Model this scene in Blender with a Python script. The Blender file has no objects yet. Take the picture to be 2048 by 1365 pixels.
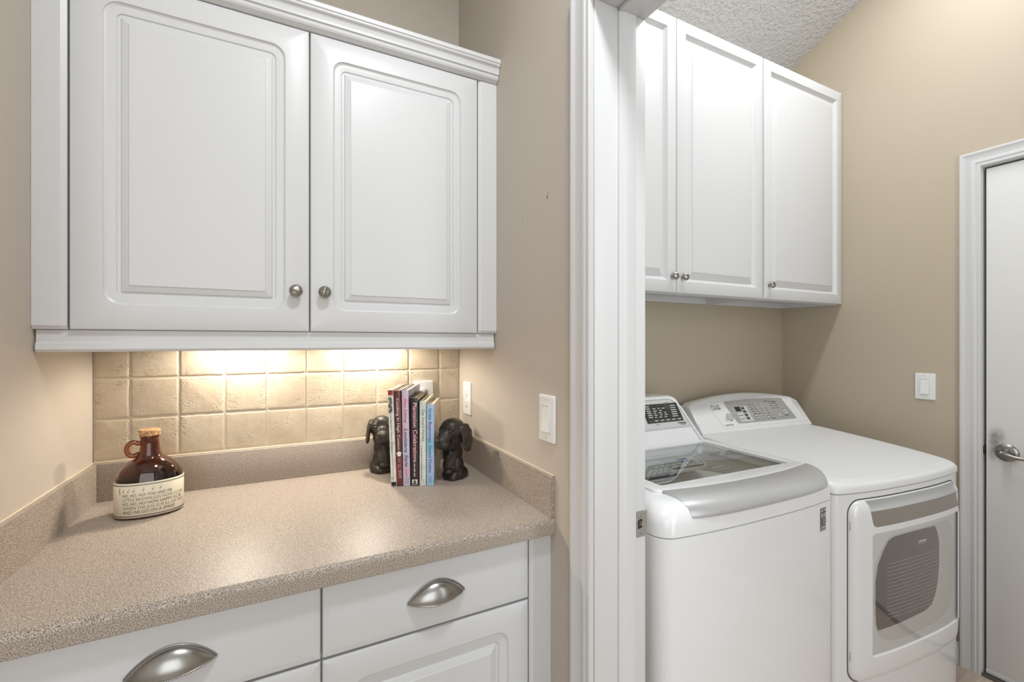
import bpy, bmesh, math, random
from mathutils import Vector, Matrix

random.seed(7)
PI = math.pi
scene = bpy.context.scene
COL = scene.collection

# ------------------------------------------------------------------ materials
def srgb(r, g, b):
    f = lambda c: (c / 255 / 12.92) if c / 255 <= 0.04045 else ((c / 255 + 0.055) / 1.055) ** 2.4
    return (f(r), f(g), f(b), 1.0)

def mat(name, col, rough=0.5, metal=0.0, bump=None, coat=0.0, spec=0.5, aniso=0.0):
    m = bpy.data.materials.new(name)
    m.use_nodes = True
    nt = m.node_tree
    b = nt.nodes['Principled BSDF']
    b.inputs['Base Color'].default_value = col
    b.inputs['Roughness'].default_value = rough
    b.inputs['Metallic'].default_value = metal
    b.inputs['Coat Weight'].default_value = coat
    b.inputs['Coat Roughness'].default_value = 0.08
    b.inputs['Specular IOR Level'].default_value = spec
    b.inputs['Anisotropic'].default_value = aniso
    tc = nt.nodes.new('ShaderNodeTexCoord')
    nz = nt.nodes.new('ShaderNodeTexNoise')
    sc, st, dist = bump if bump else (40.0, 0.02, 0.001)
    nz.inputs['Scale'].default_value = sc
    nz.inputs['Detail'].default_value = 3.0
    nt.links.new(tc.outputs['Object'], nz.inputs['Vector'])
    bp = nt.nodes.new('ShaderNodeBump')
    bp.inputs['Strength'].default_value = st
    bp.inputs['Distance'].default_value = dist
    nt.links.new(nz.outputs['Fac'], bp.inputs['Height'])
    nt.links.new(bp.outputs['Normal'], b.inputs['Normal'])
    return m

def noise_color(m, stops, scale, detail=2.0, rough=0.6, stretch=None):
    """drive base colour of m from a noise texture through a colour ramp"""
    nt = m.node_tree
    b = nt.nodes['Principled BSDF']
    tc = nt.nodes.new('ShaderNodeTexCoord')
    src = tc.outputs['Object']
    if stretch:
        mp = nt.nodes.new('ShaderNodeMapping')
        mp.inputs['Scale'].default_value = stretch
        nt.links.new(src, mp.inputs['Vector'])
        src = mp.outputs['Vector']
    nz = nt.nodes.new('ShaderNodeTexNoise')
    nz.inputs['Scale'].default_value = scale
    nz.inputs['Detail'].default_value = detail
    nz.inputs['Roughness'].default_value = rough
    nt.links.new(src, nz.inputs['Vector'])
    rp = nt.nodes.new('ShaderNodeValToRGB')
    el = rp.color_ramp.elements
    while len(el) < len(stops):
        el.new(0.5)
    for e, (p, c) in zip(el, stops):
        e.position = p
        e.color = c
    nt.links.new(nz.outputs['Fac'], rp.inputs['Fac'])
    nt.links.new(rp.outputs['Color'], b.inputs['Base Color'])
    return m

def glass_mat(name, tint, rough=0.0, refl=1.0):
    m = bpy.data.materials.new(name)
    m.use_nodes = True
    nt = m.node_tree
    nt.nodes.clear()
    out = nt.nodes.new('ShaderNodeOutputMaterial')
    tr = nt.nodes.new('ShaderNodeBsdfTransparent')
    tr.inputs['Color'].default_value = tint
    gl = nt.nodes.new('ShaderNodeBsdfGlossy')
    gl.inputs['Roughness'].default_value = rough
    fr = nt.nodes.new('ShaderNodeFresnel')
    fr.inputs['IOR'].default_value = 1.5
    ml = nt.nodes.new('ShaderNodeMath')
    ml.operation = 'MULTIPLY'
    ml.inputs[1].default_value = refl
    mx = nt.nodes.new('ShaderNodeMixShader')
    nt.links.new(fr.outputs['Fac'], ml.inputs[0])
    nt.links.new(ml.outputs[0], mx.inputs['Fac'])
    nt.links.new(tr.outputs[0], mx.inputs[1])
    nt.links.new(gl.outputs[0], mx.inputs[2])
    nt.links.new(mx.outputs[0], out.inputs['Surface'])
    return m

M = {}
M['white'] = mat('white_thermofoil', srgb(211, 212, 213), 0.36)
M['white_laundry'] = mat('white_cabinet_paint', srgb(217, 218, 219), 0.36)
M['trim'] = mat('white_gloss_trim_paint', srgb(211, 211, 211), 0.32, bump=(12, 0.03, 0.002))
M['wall'] = mat('tan_wall_paint', srgb(196, 186, 174), 0.62, bump=(260, 0.12, 0.001))
M['wall_laundry'] = mat('tan_laundry_wall_paint', srgb(189, 176, 156), 0.6, bump=(260, 0.12, 0.001))
M['hall_wall'] = mat('pale_hall_paint', srgb(214, 208, 200), 0.7)
M['ceil'] = mat('knockdown_ceiling', srgb(222, 222, 222), 0.9, bump=(62, 1.0, 0.022))
M['ceil_flat'] = mat('flat_ceiling_paint', srgb(232, 232, 230), 0.9)
M['counter'] = mat('speckled_laminate', srgb(160, 145, 130), 0.42, bump=(500, 0.05, 0.0005))
noise_color(M['counter'], [(0.33, srgb(72, 63, 57)), (0.43, srgb(142, 130, 119)), (0.54, srgb(174, 161, 148)), (0.67, srgb(224, 213, 201))], 680, 1.5, 0.55)
M['caulk'] = mat('cream_caulk', srgb(226, 210, 188), 0.5)
M['grout'] = mat('cream_grout', srgb(206, 195, 177), 0.85, bump=(400, 0.3, 0.001))
M['tile'] = mat('tumbled_stone_tile', srgb(205, 190, 168), 0.5, bump=(60, 0.5, 0.002))
noise_color(M['tile'], [(0.25, srgb(180, 164, 141)), (0.5, srgb(198, 183, 161)), (0.75, srgb(210, 198, 178))], 9, 5, 0.6)
def tile_pits(m):
    nt = m.node_tree
    b = nt.nodes['Principled BSDF']
    tc = nt.nodes.new('ShaderNodeTexCoord')
    big = nt.nodes.new('ShaderNodeTexNoise'); big.inputs['Scale'].default_value = 17; big.inputs['Detail'].default_value = 1
    fine = nt.nodes.new('ShaderNodeTexNoise'); fine.inputs['Scale'].default_value = 210; fine.inputs['Detail'].default_value = 3
    mp = nt.nodes.new('ShaderNodeMapping'); mp.inputs['Scale'].default_value = (0.75, 1, 1.25); mp.inputs['Rotation'].default_value = (0, 0.6, 0)
    nt.links.new(tc.outputs['Object'], big.inputs['Vector'])
    nt.links.new(tc.outputs['Object'], mp.inputs['Vector'])
    nt.links.new(mp.outputs['Vector'], fine.inputs['Vector'])
    r1 = nt.nodes.new('ShaderNodeMapRange'); r1.inputs['From Min'].default_value = 0.48; r1.inputs['From Max'].default_value = 0.70
    r2 = nt.nodes.new('ShaderNodeMapRange'); r2.inputs['From Min'].default_value = 0.54; r2.inputs['From Max'].default_value = 0.68
    nt.links.new(big.outputs['Fac'], r1.inputs['Value']); nt.links.new(fine.outputs['Fac'], r2.inputs['Value'])
    mu = nt.nodes.new('ShaderNodeMath'); mu.operation = 'MULTIPLY'
    nt.links.new(r1.outputs['Result'], mu.inputs[0]); nt.links.new(r2.outputs['Result'], mu.inputs[1])
    bp = nt.nodes.new('ShaderNodeBump'); bp.invert = True
    bp.inputs['Strength'].default_value = 0.8; bp.inputs['Distance'].default_value = 0.003
    nt.links.new(mu.outputs[0], bp.inputs['Height'])
    old = b.inputs['Normal'].links[0].from_socket
    nt.links.new(old, bp.inputs['Normal'])
    nt.links.new(bp.outputs['Normal'], b.inputs['Normal'])
tile_pits(M['tile'])
M['steel'] = mat('brushed_nickel', srgb(168, 167, 163), 0.27, 1.0, bump=(300, 0.05, 0.0005))
M['steel_dark'] = mat('satin_nickel', srgb(158, 156, 150), 0.33, 1.0)
M['strike'] = mat('satin_strike_plate', srgb(160, 160, 155), 0.45, 0.5)
M['plate'] = mat('white_plastic_plate', srgb(238, 238, 236), 0.35)
M['slot'] = mat('dark_slot', srgb(45, 42, 38), 0.7)
M['hole_wood'] = mat('raw_wood_mortise', srgb(112, 78, 50), 0.9)
M['appliance'] = mat('white_enamel', srgb(232, 233, 234), 0.22, coat=0.3)
M['appliance_top'] = mat('white_enamel_top', srgb(230, 231, 231), 0.38)
M['panel_grey'] = mat('light_grey_panel', srgb(205, 206, 206), 0.35)
M['silver'] = mat('silver_plastic', srgb(196, 197, 198), 0.33, 0.45)
M['panel_silver'] = mat('silver_control_panel', srgb(178, 178, 174), 0.4, 0.25)
M['display'] = mat('dark_display', srgb(44, 44, 42), 0.15)
M['ink'] = mat('dark_ink', srgb(70, 70, 70), 0.6)
M['ink_black'] = mat('black_ink', srgb(22, 22, 22), 0.6)
M['ink_white'] = mat('white_print', srgb(225, 228, 226), 0.5)
M['ink_teal'] = mat('teal_print', srgb(70, 120, 118), 0.5)
M['handle_grey'] = mat('taupe_door_handle', srgb(146, 140, 132), 0.22, 0.15)
M['gasket'] = mat('grey_seam', srgb(70, 70, 68), 0.7)
M['glass_lid'] = glass_mat('tinted_lid_glass', (0.84, 0.86, 0.85, 1), 0.0, 0.42)
M['glass_door'] = mat('pale_grey_door_glass', srgb(196, 199, 197), 0.05, 0.0, bump=(2, 0.0, 0.001), coat=0.9)
M['glass_recess'] = mat('beige_grey_glass', srgb(186, 184, 179), 0.05, bump=(2, 0.0, 0.001), coat=0.9)
M['glass_dark'] = mat('smoked_door_glass', srgb(92, 86, 80), 0.03, bump=(2, 0.0, 0.001), spec=0.9, coat=0.7)
M['drum'] = mat('dark_drum', srgb(70, 60, 50), 0.35, 0.4)
noise_color(M['drum'], [(0.35, srgb(58, 50, 42)), (0.6, srgb(104, 90, 76))], 26, 2, 0.5, (0.15, 4, 1))
M['tub_plastic'] = mat('grey_tub_plastic', srgb(168, 169, 166), 0.28, 0.1)
M['mirrored_console'] = mat('pale_console_reflection', srgb(186, 190, 190), 0.3)  # pale tone of the console mirrored in the lid glass
M['yellow'] = mat('lime_tab', srgb(196, 202, 70), 0.5)
M['blue_print'] = mat('blue_print', srgb(110, 128, 160), 0.5)
M['door'] = mat('white_door_paint', srgb(222, 221, 218), 0.4, bump=(6, 0.03, 0.002))
M['gap'] = mat('dark_gap', srgb(60, 55, 48), 0.9)
M['latch'] = mat('bronze_latch', srgb(80, 68, 54), 0.35, 0.9)
M['threshold'] = mat('metal_threshold', srgb(135, 132, 126), 0.35, 0.9)
M['floor'] = mat('light_floor_plank', srgb(206, 189, 174), 0.32)
noise_color(M['floor'], [(0.3, srgb(188, 168, 152)), (0.7, srgb(216, 200, 186))], 9, 4, 0.6, (0.6, 7, 1))
M['cork'] = mat('cork_stopper', srgb(186, 142, 100), 0.85, bump=(220, 0.6, 0.002))
noise_color(M['cork'], [(0.36, srgb(140, 92, 58)), (0.5, srgb(196, 150, 106)), (0.7, srgb(224, 186, 144))], 150, 3)
M['jug_label'] = mat('cream_enamel_label', srgb(228, 220, 198), 0.35)
M['jug_ink'] = mat('brown_black_ink', srgb(56, 42, 32), 0.5)
M['jug_ink_light'] = mat('faded_brown_ink', srgb(112, 98, 80), 0.5)
def amber():
    m = bpy.data.materials.new('amber_glass'); m.use_nodes = True
    b = m.node_tree.nodes['Principled BSDF']
    b.inputs['Base Color'].default_value = (0.36, 0.115, 0.030, 1)
    b.inputs['Roughness'].default_value = 0.03
    b.inputs['Transmission Weight'].default_value = 1.0
    b.inputs['IOR'].default_value = 1.48
    b.inputs['Coat Weight'].default_value = 0.5
    return m
M['amber'] = amber()
M['bronze'] = mat('dark_bronze_resin', srgb(40, 35, 31), 0.42, 0.0, bump=(240, 0.45, 0.0016))
noise_color(M['bronze'], [(0.3, srgb(26, 22, 19)), (0.55, srgb(44, 38, 32)), (0.8, srgb(74, 62, 50))], 60, 4)
M['bronze_rough'] = mat('rough_bronze_fur', srgb(74, 64, 54), 0.5, 0.0, bump=(420, 1.0, 0.004))
M['eye'] = mat('glossy_black_eye', srgb(14, 12, 10), 0.08, coat=1.0)
M['paper'] = mat('cream_page_edges', srgb(222, 205, 172), 0.8)
noise_color(M['paper'], [(0.3, srgb(196, 176, 138)), (0.7, srgb(232, 218, 190))], 40, 2, 0.5, (30, 1, 1))

def mix2(name, stops, scale, rough=0.3, stretch=None):
    return noise_color(mat(name, stops[0][1], rough, coat=0.2), stops, scale, 3, 0.5, stretch)

# ------------------------------------------------------------------ mesh builder
class MB:
    def __init__(self):
        self.v, self.f, self.mi = [], [], []

    def add(self, vs, fs, mi=0):
        b = len(self.v)
        self.v.extend(Vector(p) for p in vs)
        for f in fs:
            self.f.append(tuple(b + i for i in f))
            self.mi.append(mi)
        return self

    def box(self, x0, x1, y0, y1, z0, z1, bev=0.0, mi=0, seg=2):
        bm = bmesh.new()
        bmesh.ops.create_cube(bm, size=1.0)
        for v in bm.verts:
            v.co = Vector(((x0 + x1) / 2 + v.co.x * (x1 - x0), (y0 + y1) / 2 + v.co.y * (y1 - y0), (z0 + z1) / 2 + v.co.z * (z1 - z0)))
        if bev > 0:
            bmesh.ops.bevel(bm, geom=bm.edges[:], offset=bev, segments=seg, affect='EDGES', profile=0.5)
        bm.verts.index_update()
        self.add([v.co.copy() for v in bm.verts], [[v.index for v in f.verts] for f in bm.faces], mi)
        bm.free()
        return self

    def loft(self, rings, cap0=True, cap1=True, mi=0, closed=True):
        n = len(rings[0])
        b = len(self.v)
        for r in rings:
            self.v.extend(Vector(p) for p in r)
        for k in range(len(rings) - 1):
            for i in range(n if closed else n - 1):
                j = (i + 1) % n
                self.f.append((b + k * n + i, b + k * n + j, b + (k + 1) * n + j, b + (k + 1) * n + i))
                self.mi.append(mi)
        if cap0:
            self.f.append(tuple(b + i for i in reversed(range(n)))); self.mi.append(mi)
        if cap1:
            self.f.append(tuple(b + (len(rings) - 1) * n + i for i in range(n))); self.mi.append(mi)
        return self

    def lathe(self, prof, origin=(0, 0, 0), axis='z', n=32, sx=1.0, sy=1.0, mi=0):
        """prof: (radius, height) pairs along the axis"""
        rings = []
        for r, h in prof:
            ring = []
            for i in range(n):
                a = 2 * PI * i / n
                c, s = math.cos(a) * r * sx, math.sin(a) * r * sy
                p = {'z': (c, s, h), 'y': (c, h, s), 'x': (h, c, s), '-y': (c, -h, s), '-x': (-h, c, s)}[axis]
                ring.append(Vector(origin) + Vector(p))
            rings.append(ring)
        return self.loft(rings, True, True, mi)

    def tube(self, pts, rad, n=12, mi=0, caps=True, closed=False, flat=1.0):
        pts = [Vector(p) for p in pts]
        m = len(pts)
        rings = []
        a = None
        for i, p in enumerate(pts):
            if closed:
                t = pts[(i + 1) % m] - pts[i - 1]
            else:
                t = pts[min(i + 1, m - 1)] - pts[max(i - 1, 0)]
            t.normalize()
            if a is None:
                up = Vector((0, 0, 1)) if abs(t.z) < 0.95 else Vector((1, 0, 0))
                a = t.cross(up).normalized()
            else:
                a = (a - t * a.dot(t)).normalized()
            b = a.cross(t).normalized()
            r = rad[i] if isinstance(rad, (list, tuple)) else rad
            rings.append([p + a * math.cos(2 * PI * k / n) * r + b * math.sin(2 * PI * k / n) * r * flat for k in range(n)])
        if closed:
            rings.append(rings[0])
            return self.loft(rings, False, False, mi)
        return self.loft(rings, caps, caps, mi)

    def ellipsoid(self, c, r, rot=None, n=20, mi=0):
        rings = []
        k = n // 2
        for i in range(1, k):
            th = PI * i / k
            rings.append([Vector((r[0] * math.sin(th) * math.cos(2 * PI * j / n), r[1] * math.sin(th) * math.sin(2 * PI * j / n), -r[2] * math.cos(th))) for j in range(n)])
        Rm = rot if rot is not None else Matrix.Identity(3)
        rings = [[Vector(c) + Rm @ p for p in q] for q in rings]
        return self.loft(rings, True, True, mi)

    def prism_x(self, prof, x0, x1, mi=0):
        """prof: closed (y, z) outline swept along x"""
        return self.loft([[(x0, y, z) for y, z in prof], [(x1, y, z) for y, z in prof]], True, True, mi)

    def prism_y(self, prof, y0, y1, mi=0):
        return self.loft([[(x, y0, z) for x, z in prof], [(x, y1, z) for x, z in prof]], True, True, mi)

    def prism_z(self, prof, z0, z1, mi=0):
        return self.loft([[(x, y, z0) for x, y in prof], [(x, y, z1) for x, y in prof]], True, True, mi)

    def xform(self, fn):
        self.v = [Vector(fn(p)) for p in self.v]
        return self

    def build(self, name, mats, parent=None, smooth=35, local=False):
        me = bpy.data.meshes.new(name)
        me.from_pydata([tuple(p) for p in self.v], [], self.f)
        mats = mats if isinstance(mats, (list, tuple)) else [mats]
        for m in mats:
            me.materials.append(m)
        me.polygons.foreach_set('material_index', self.mi)
        bm = bmesh.new(); bm.from_mesh(me)
        bmesh.ops.recalc_face_normals(bm, faces=bm.faces[:])
        bm.to_mesh(me); bm.free()
        o = bpy.data.objects.new(name, me)
        COL.objects.link(o)
        if smooth:
            me.shade_smooth()
            me.set_sharp_from_angle(angle=math.radians(smooth))
        if parent is not None:
            o.parent = parent
            if not local:
                w = Matrix.Identity(4)
                p = parent
                while p is not None:
                    w = p.matrix_basis @ w
                    p = p.parent
                me.transform(w.inverted())
        me.update()
        return o

def tag(o, label=None, cat=None, group=None, kind=None):
    if label: o['label'] = label
    if cat: o['category'] = cat
    if group: o['group'] = group
    if kind: o['kind'] = kind
    return o

def thing(name, label, cat, loc=(0, 0, 0), rz=0.0, group=None, kind=None):
    o = bpy.data.objects.new(name, None)
    COL.objects.link(o)
    o.location = loc
    o.rotation_euler = (0, 0, rz)
    o.empty_display_size = 0.1
    return tag(o, label, cat, group, kind)

def struct(name, mb, m, parent=None, smooth=30):
    o = mb.build(name, m, parent, smooth)
    if parent is None:
        o['kind'] = 'structure'
    return o

def rrect(x0, x1, y0, y1, r, nc=6, ns=4, bow=None):
    """rounded rectangle outline (counter-clockwise), same point count whatever the radius; bow(x) pushes the y0 side"""
    r = max(r, 1e-5)
    pts = []
    cs = [((x1 - r, y0 + r), -PI / 2), ((x1 - r, y1 - r), 0), ((x0 + r, y1 - r), PI / 2), ((x0 + r, y0 + r), PI)]
    starts = [(x0 + r, y0), (x1, y0 + r), (x1 - r, y1), (x0, y1 - r)]
    ends = [(x1 - r, y0), (x1, y1 - r), (x0 + r, y1), (x0, y0 + r)]
    for k in range(4):
        for i in range(ns):
            t = i / ns
            pts.append((starts[k][0] + (ends[k][0] - starts[k][0]) * t, starts[k][1] + (ends[k][1] - starts[k][1]) * t))
        (cx, cy), a0 = cs[k]
        for i in range(nc):
            a = a0 + (PI / 2) * i / nc
            pts.append((cx + r * math.cos(a), cy + r * math.sin(a)))
    if bow:
        pts = [(x, y + bow(x) * max(0.0, 1 - (y - y0) / (y1 - y0)) ** 2) for x, y in pts]
    return pts

# text --------------------------------------------------------------
_tc = {}
def text_geo(s, bold=0.0, shear=0.0):
    key = (s, bold, shear)
    if key in _tc:
        return _tc[key]
    cu = bpy.data.curves.new('lettering_source', 'FONT')
    cu.body = s
    cu.size = 1.0
    cu.offset = bold
    cu.shear = shear
    cu.resolution_u = 3
    o = bpy.data.objects.new('lettering_source', cu)
    COL.objects.link(o)
    dg = bpy.context.evaluated_depsgraph_get()
    ev = o.evaluated_get(dg)
    me = ev.to_mesh()
    vs = [(v.co.x, v.co.y) for v in me.vertices]
    fs = [tuple(p.vertices) for p in me.polygons]
    ev.to_mesh_clear()
    bpy.data.objects.remove(o)
    bpy.data.curves.remove(cu)
    _tc[key] = (vs, fs)
    return _tc[key]

def add_text(mb, s, place, w=None, h=None, mi=0, bold=0.0, shear=0.0, align='l'):
    """place(u, v) -> 3D point. The text is scaled to width w and (cap) height h; u, v start at its lower corner."""
    vs, fs = text_geo(s, bold, shear)
    if not vs:
        return
    x0 = min(p[0] for p in vs); x1 = max(p[0] for p in vs)
    cap = 0.70
    sy = (h / cap) if h else (w / (x1 - x0))
    sx = (w / (x1 - x0)) if w else sy
    W = (x1 - x0) * sx
    off = {'l': 0, 'c': -W / 2, 'r': -W}[align]
    mb.add([place((p[0] - x0) * sx + off, p[1] * sy) for p in vs], fs, mi)

def stroke(mb, place, pts, w, mi=0):
    """flat polyline with width w drawn through place(u, v)"""
    for (a, b) in zip(pts[:-1], pts[1:]):
        dx, dy = b[0] - a[0], b[1] - a[1]
        L = math.hypot(dx, dy) or 1e-9
        nx, ny = -dy / L * w / 2, dx / L * w / 2
        ex, ey = dx / L * w * 0.3, dy / L * w * 0.3
        q = [(a[0] + nx - ex, a[1] + ny - ey), (a[0] - nx - ex, a[1] - ny - ey), (b[0] - nx + ex, b[1] - ny + ey), (b[0] + nx + ex, b[1] + ny + ey)]
        mb.add([place(*p) for p in q], [(0, 1, 2, 3)], mi)

def ring2d(mb, place, cx, cy, rx, ry, w, mi=0, n=24, a0=0.0, a1=2 * PI):
    pts = [(a0 + (a1 - a0) * i / n) for i in range(n + 1)]
    vs = []
    for a in pts:
        vs.append(place(cx + rx * math.cos(a), cy + ry * math.sin(a)))
        vs.append(place(cx + (rx - w) * math.cos(a), cy + (ry - w) * math.sin(a)))
    mb.add(vs, [(2 * i, 2 * i + 1, 2 * i + 3, 2 * i + 2) for i in range(n)], mi)

def disc2d(mb, place, cx, cy, rx, ry, mi=0, n=20):
    mb.add([place(cx + rx * math.cos(2 * PI * i / n), cy + ry * math.sin(2 * PI * i / n)) for i in range(n)], [tuple(range(n))], mi)

def rect2d(mb, place, u0, u1, v0, v1, mi=0):
    mb.add([place(u0, v0), place(u1, v0), place(u1, v1), place(u0, v1)], [(0, 1, 2, 3)], mi)

# ------------------------------------------------------------------ plan of the place (metres; camera over the origin)
XL, XR = -0.449, 0.5745          # side walls of the nook
YB = 1.556                       # nook back wall
XP = 0.7155                      # laundry face of the partition
YJ = 0.752                       # far jamb of the doorway
YJ2 = -0.02                      # near jamb
DH = 2.05                        # doorway head
XLR, YLB = 2.49, 1.541           # laundry right and back walls
ZC = 2.75
def slope(y):                    # laundry ceiling height
    return 2.812 + 0.449 * (YLB - y)

# ------------------------------------------------------------------ setting
mb = MB(); mb.box(-1.7, 2.75, -2.0, 1.75, -0.05, 0.0)
struct('floor', mb, M['floor'])
mb = MB(); mb.box(-1.7, XR + 0.07, -2.0, 1.70, ZC, ZC + 0.05)
struct('ceiling', mb, M['ceil_flat'])
mb = MB()
y0, y1 = -1.0, YLB + 0.06
mb.add([(XP - 0.06, y0, slope(y0)), (XLR + 0.1, y0, slope(y0)), (XLR + 0.1, y1, slope(y1)), (XP - 0.06, y1, slope(y1)),
        (XP - 0.06, y0, slope(y0) + .05), (XLR + 0.1, y0, slope(y0) + .05), (XLR + 0.1, y1, slope(y1) + .05), (XP - 0.06, y1, slope(y1) + .05)],
       [(0, 1, 2, 3), (4, 5, 6, 7), (0, 1, 5, 4), (1, 2, 6, 5), (2, 3, 7, 6), (3, 0, 4, 7)])
struct('ceiling_laundry', mb, M['ceil'], smooth=0)
mb = MB(); mb.box(XL - 0.1, XR, YB, YB + 0.1, 0, ZC)
struct('wall_back', mb, M['wall'])
mb = MB(); mb.box(XL - 0.12, XL, 0.78, YB, 0, ZC)
struct('wall_left', mb, M['wall'])
mb = MB()
mb.box(XR, XP, YJ + 0.012, YB + 0.1, 0, 3.2)
mb.box(XR, XP, YJ2 - 0.012, YJ + 0.012, DH + 0.02, 3.6)
mb.box(XR, XP, -1.0, YJ2 - 0.012, 0, 4.0)
struct('wall_right', mb, M['wall'])
mb = MB()
for (yy, zz, ry, rz_) in ((0.9317, 1.690, 0.0012, 0.0045), (0.9360, 1.688, 0.0010, 0.0030), (0.9290, 1.697, 0.0008, 0.0020), (1.0600, 1.667, 0.0010, 0.0025)):
    disc2d(mb, lambda u, v: (XR - 0.0004, yy - u, zz + v + u), 0, 0, ry, rz_, 0, 10)
mb.build('scuff_mark', M['gap'], bpy.data.objects['wall_right'], smooth=0)
mb = MB(); mb.box(-1.7, -1.6, -2.0, 0.9, 0, ZC); mb.box(-1.6, XL - 0.12, 0.78, 0.9, 0, ZC)
struct('wall_hall_side', mb, M['hall_wall'])
mb = MB(); mb.box(-1.6, XR, -2.0, -1.9, 0, ZC); mb.box(XR - 0.001, XP, -1.9, -1.0, 0, ZC)
struct('wall_hall_end', mb, M['hall_wall'])
mb = MB(); mb.box(XP, XLR + 0.1, YLB, YLB + 0.1, 0, slope(YLB) + 0.03)
struct('wall_laundry_back', mb, M['wall_laundry'])
mb = MB(); mb.box(XP, XLR + 0.1, -1.1, -1.0, 0, 4.05)
struct('wall_laundry_front', mb, M['wall_laundry'])
LD0, LD1, LDH = 0.728, -0.036, 2.028     # laundry door edges along y, and its top
mb = MB()
def slab_x(x0, x1, ya, yb, za0, za1, zb0, zb1):
    mb.add([(x0, ya, za0), (x1, ya, za0), (x1, yb, zb0), (x0, yb, zb0), (x0, ya, za1), (x1, ya, za1), (x1, yb, zb1), (x0, yb, zb1)],
           [(0, 1, 2, 3), (4, 5, 6, 7), (0, 1, 5, 4), (1, 2, 6, 5), (2, 3, 7, 6), (3, 0, 4, 7)])
slab_x(XLR, XLR + 0.12, LD0 + 0.014, YLB, 0, slope(LD0) + .02, 0, slope(YLB) + .02)
slab_x(XLR, XLR + 0.12, LD1 - 0.014, LD0 + 0.014, LDH + 0.02, slope(LD1) + .02, LDH + 0.02, slope(LD0) + .02)
slab_x(XLR, XLR + 0.12, -1.0, LD1 - 0.014, 0, slope(-1.0) + .02, 0, slope(LD1) + .02)
struct('wall_laundry_right', mb, M['wall_laundry'], smooth=0)

# casing profile: (distance from opening edge, projection)
CAS = [(0.0, 0.0), (0.0, 0.008), (0.003, 0.011), (0.010, 0.011), (0.013, 0.0095), (0.017, 0.0125), (0.024, 0.0125), (0.030, 0.0105), (0.040, 0.0125), (0.050, 0.0155), (0.0545, 0.0175), (0.060, 0.0175), (0.0625, 0.016), (0.0625, 0.0)]
def casing(mb, xw, sgn, ya, yb, zh, wscale):
    """casing round an opening in a wall of constant x; ya > yb are the opening edges; sgn: side the casing projects to"""
    rings = []
    for (corner) in range(4):
        r = []
        for d, p in CAS:
            d *= wscale
            x = xw + sgn * p
            if corner == 0: r.append((x, ya + d, 0.0))
            elif corner == 1: r.append((x, ya + d, zh + d))
            elif corner == 2: r.append((x, yb - d, zh + d))
            else: r.append((x, yb - d, 0.0))
        rings.append(r)
    mb.loft(rings, True, True)

# doorway between nook and laundry ---------------------------------
mb = MB(); casing(mb, XR, -1, YJ - 0.001, YJ2 + 0.001, DH + 0.001, 1.0)
trim1 = struct('trim_1', mb, M['trim'], smooth=20)
trim1['label'] = 'white moulded casing around the open doorway to the laundry'
mb = MB()
j0, j1 = XR + 0.001, XP
mb.box(j0, j1, YJ - 0.004, YJ + 0.011, 0.0, DH, 0.0015)
mb.box(j0, j1, YJ2 - 0.011, YJ2 + 0.004, 0.0, DH, 0.0015)
mb.box(j0, j1, YJ2 - 0.01, YJ + 0.01, DH, DH + 0.018, 0.0015)
mb.build('jamb', M['trim'], trim1)
mb = MB()
s0, s1 = 0.637, 0.6795
for (yy, sg) in ((YJ - 0.004, -1), (YJ2 + 0.004, 1)):
    pr = [(s0, yy), (s0, yy + sg * 0.004), (s0 + 0.006, yy + sg * 0.0075), (s0 + 0.014, yy + sg * 0.010), (s1 - 0.002, yy + sg * 0.0105), (s1, yy + sg * 0.0095), (s1, yy)]
    mb.prism_z(pr, 0.0, DH - 0.001)
mb.box(s0, s1, YJ2 + 0.004, YJ - 0.004, DH - 0.0105, DH - 0.0005, 0.002)
mb.build('door_stop', M['trim'], trim1)
# strike plate
zs = 0.932
yp = YJ - 0.0045
mb = MB()
out = [(xx, zz) for xx, zz in rrect(0.6875, 0.7135, zs - 0.0285, zs + 0.0285, 0.004, 4, 2)]
mb.loft([[(x, yp + 0.001, z) for x, z in out], [(x, yp - 0.0012, z) for x, z in out]])
lip = [(0.712, yp + 0.0005), (0.712, yp - 0.0012), (0.7185, yp - 0.0008), (0.7225, yp + 0.003), (0.7212, yp + 0.004), (0.7175, yp + 0.0005)]
mb.loft([[(x, y, zs - 0.026) for x, y in lip], [(x, y, zs + 0.026) for x, y in lip]])
sp = mb.build('strike_plate', M['strike'], trim1)
mb = MB()
def P_strike(u, v): return (0.6985 + u, yp - 0.0014, zs + v)
pts = [(-0.0065, -0.010), (0.004, -0.009), (0.0065, -0.006), (0.0035, -0.002), (0.0055, 0.004), (0.0068, 0.0095), (0.0, 0.0115), (-0.0045, 0.0095), (-0.0068, 0.006)]
mb.add([P_strike(*p) for p in pts], [tuple(range(len(pts)))])
mb.build('latch_hole', M['slot'], sp)
mb = MB()
pts = [(-0.0015, -0.004), (0.003, -0.003), (0.003, 0.006), (0.0, 0.0075), (-0.0025, 0.005)]
mb.add([(p[0], p[1] - 0.0003, p[2]) for p in [P_strike(*q) for q in pts]], [tuple(range(len(pts)))])
mb.build('bare_wood', M['hole_wood'], sp)
for dz in (0.0195, -0.0185):
    mb = MB(); mb.lathe([(0.0001, 0.0022), (0.0018, 0.0022), (0.003, 0.0014), (0.0031, 0.0)], (0.6985, yp - 0.0008, zs + dz), '-y', 14)
    mb.box(0.6982, 0.6988, yp - 0.0034, yp - 0.0028, zs + dz - 0.0016, zs + dz + 0.0016, mi=1)
    mb.build('screw', [M['steel'], M['slot']], sp)

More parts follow.
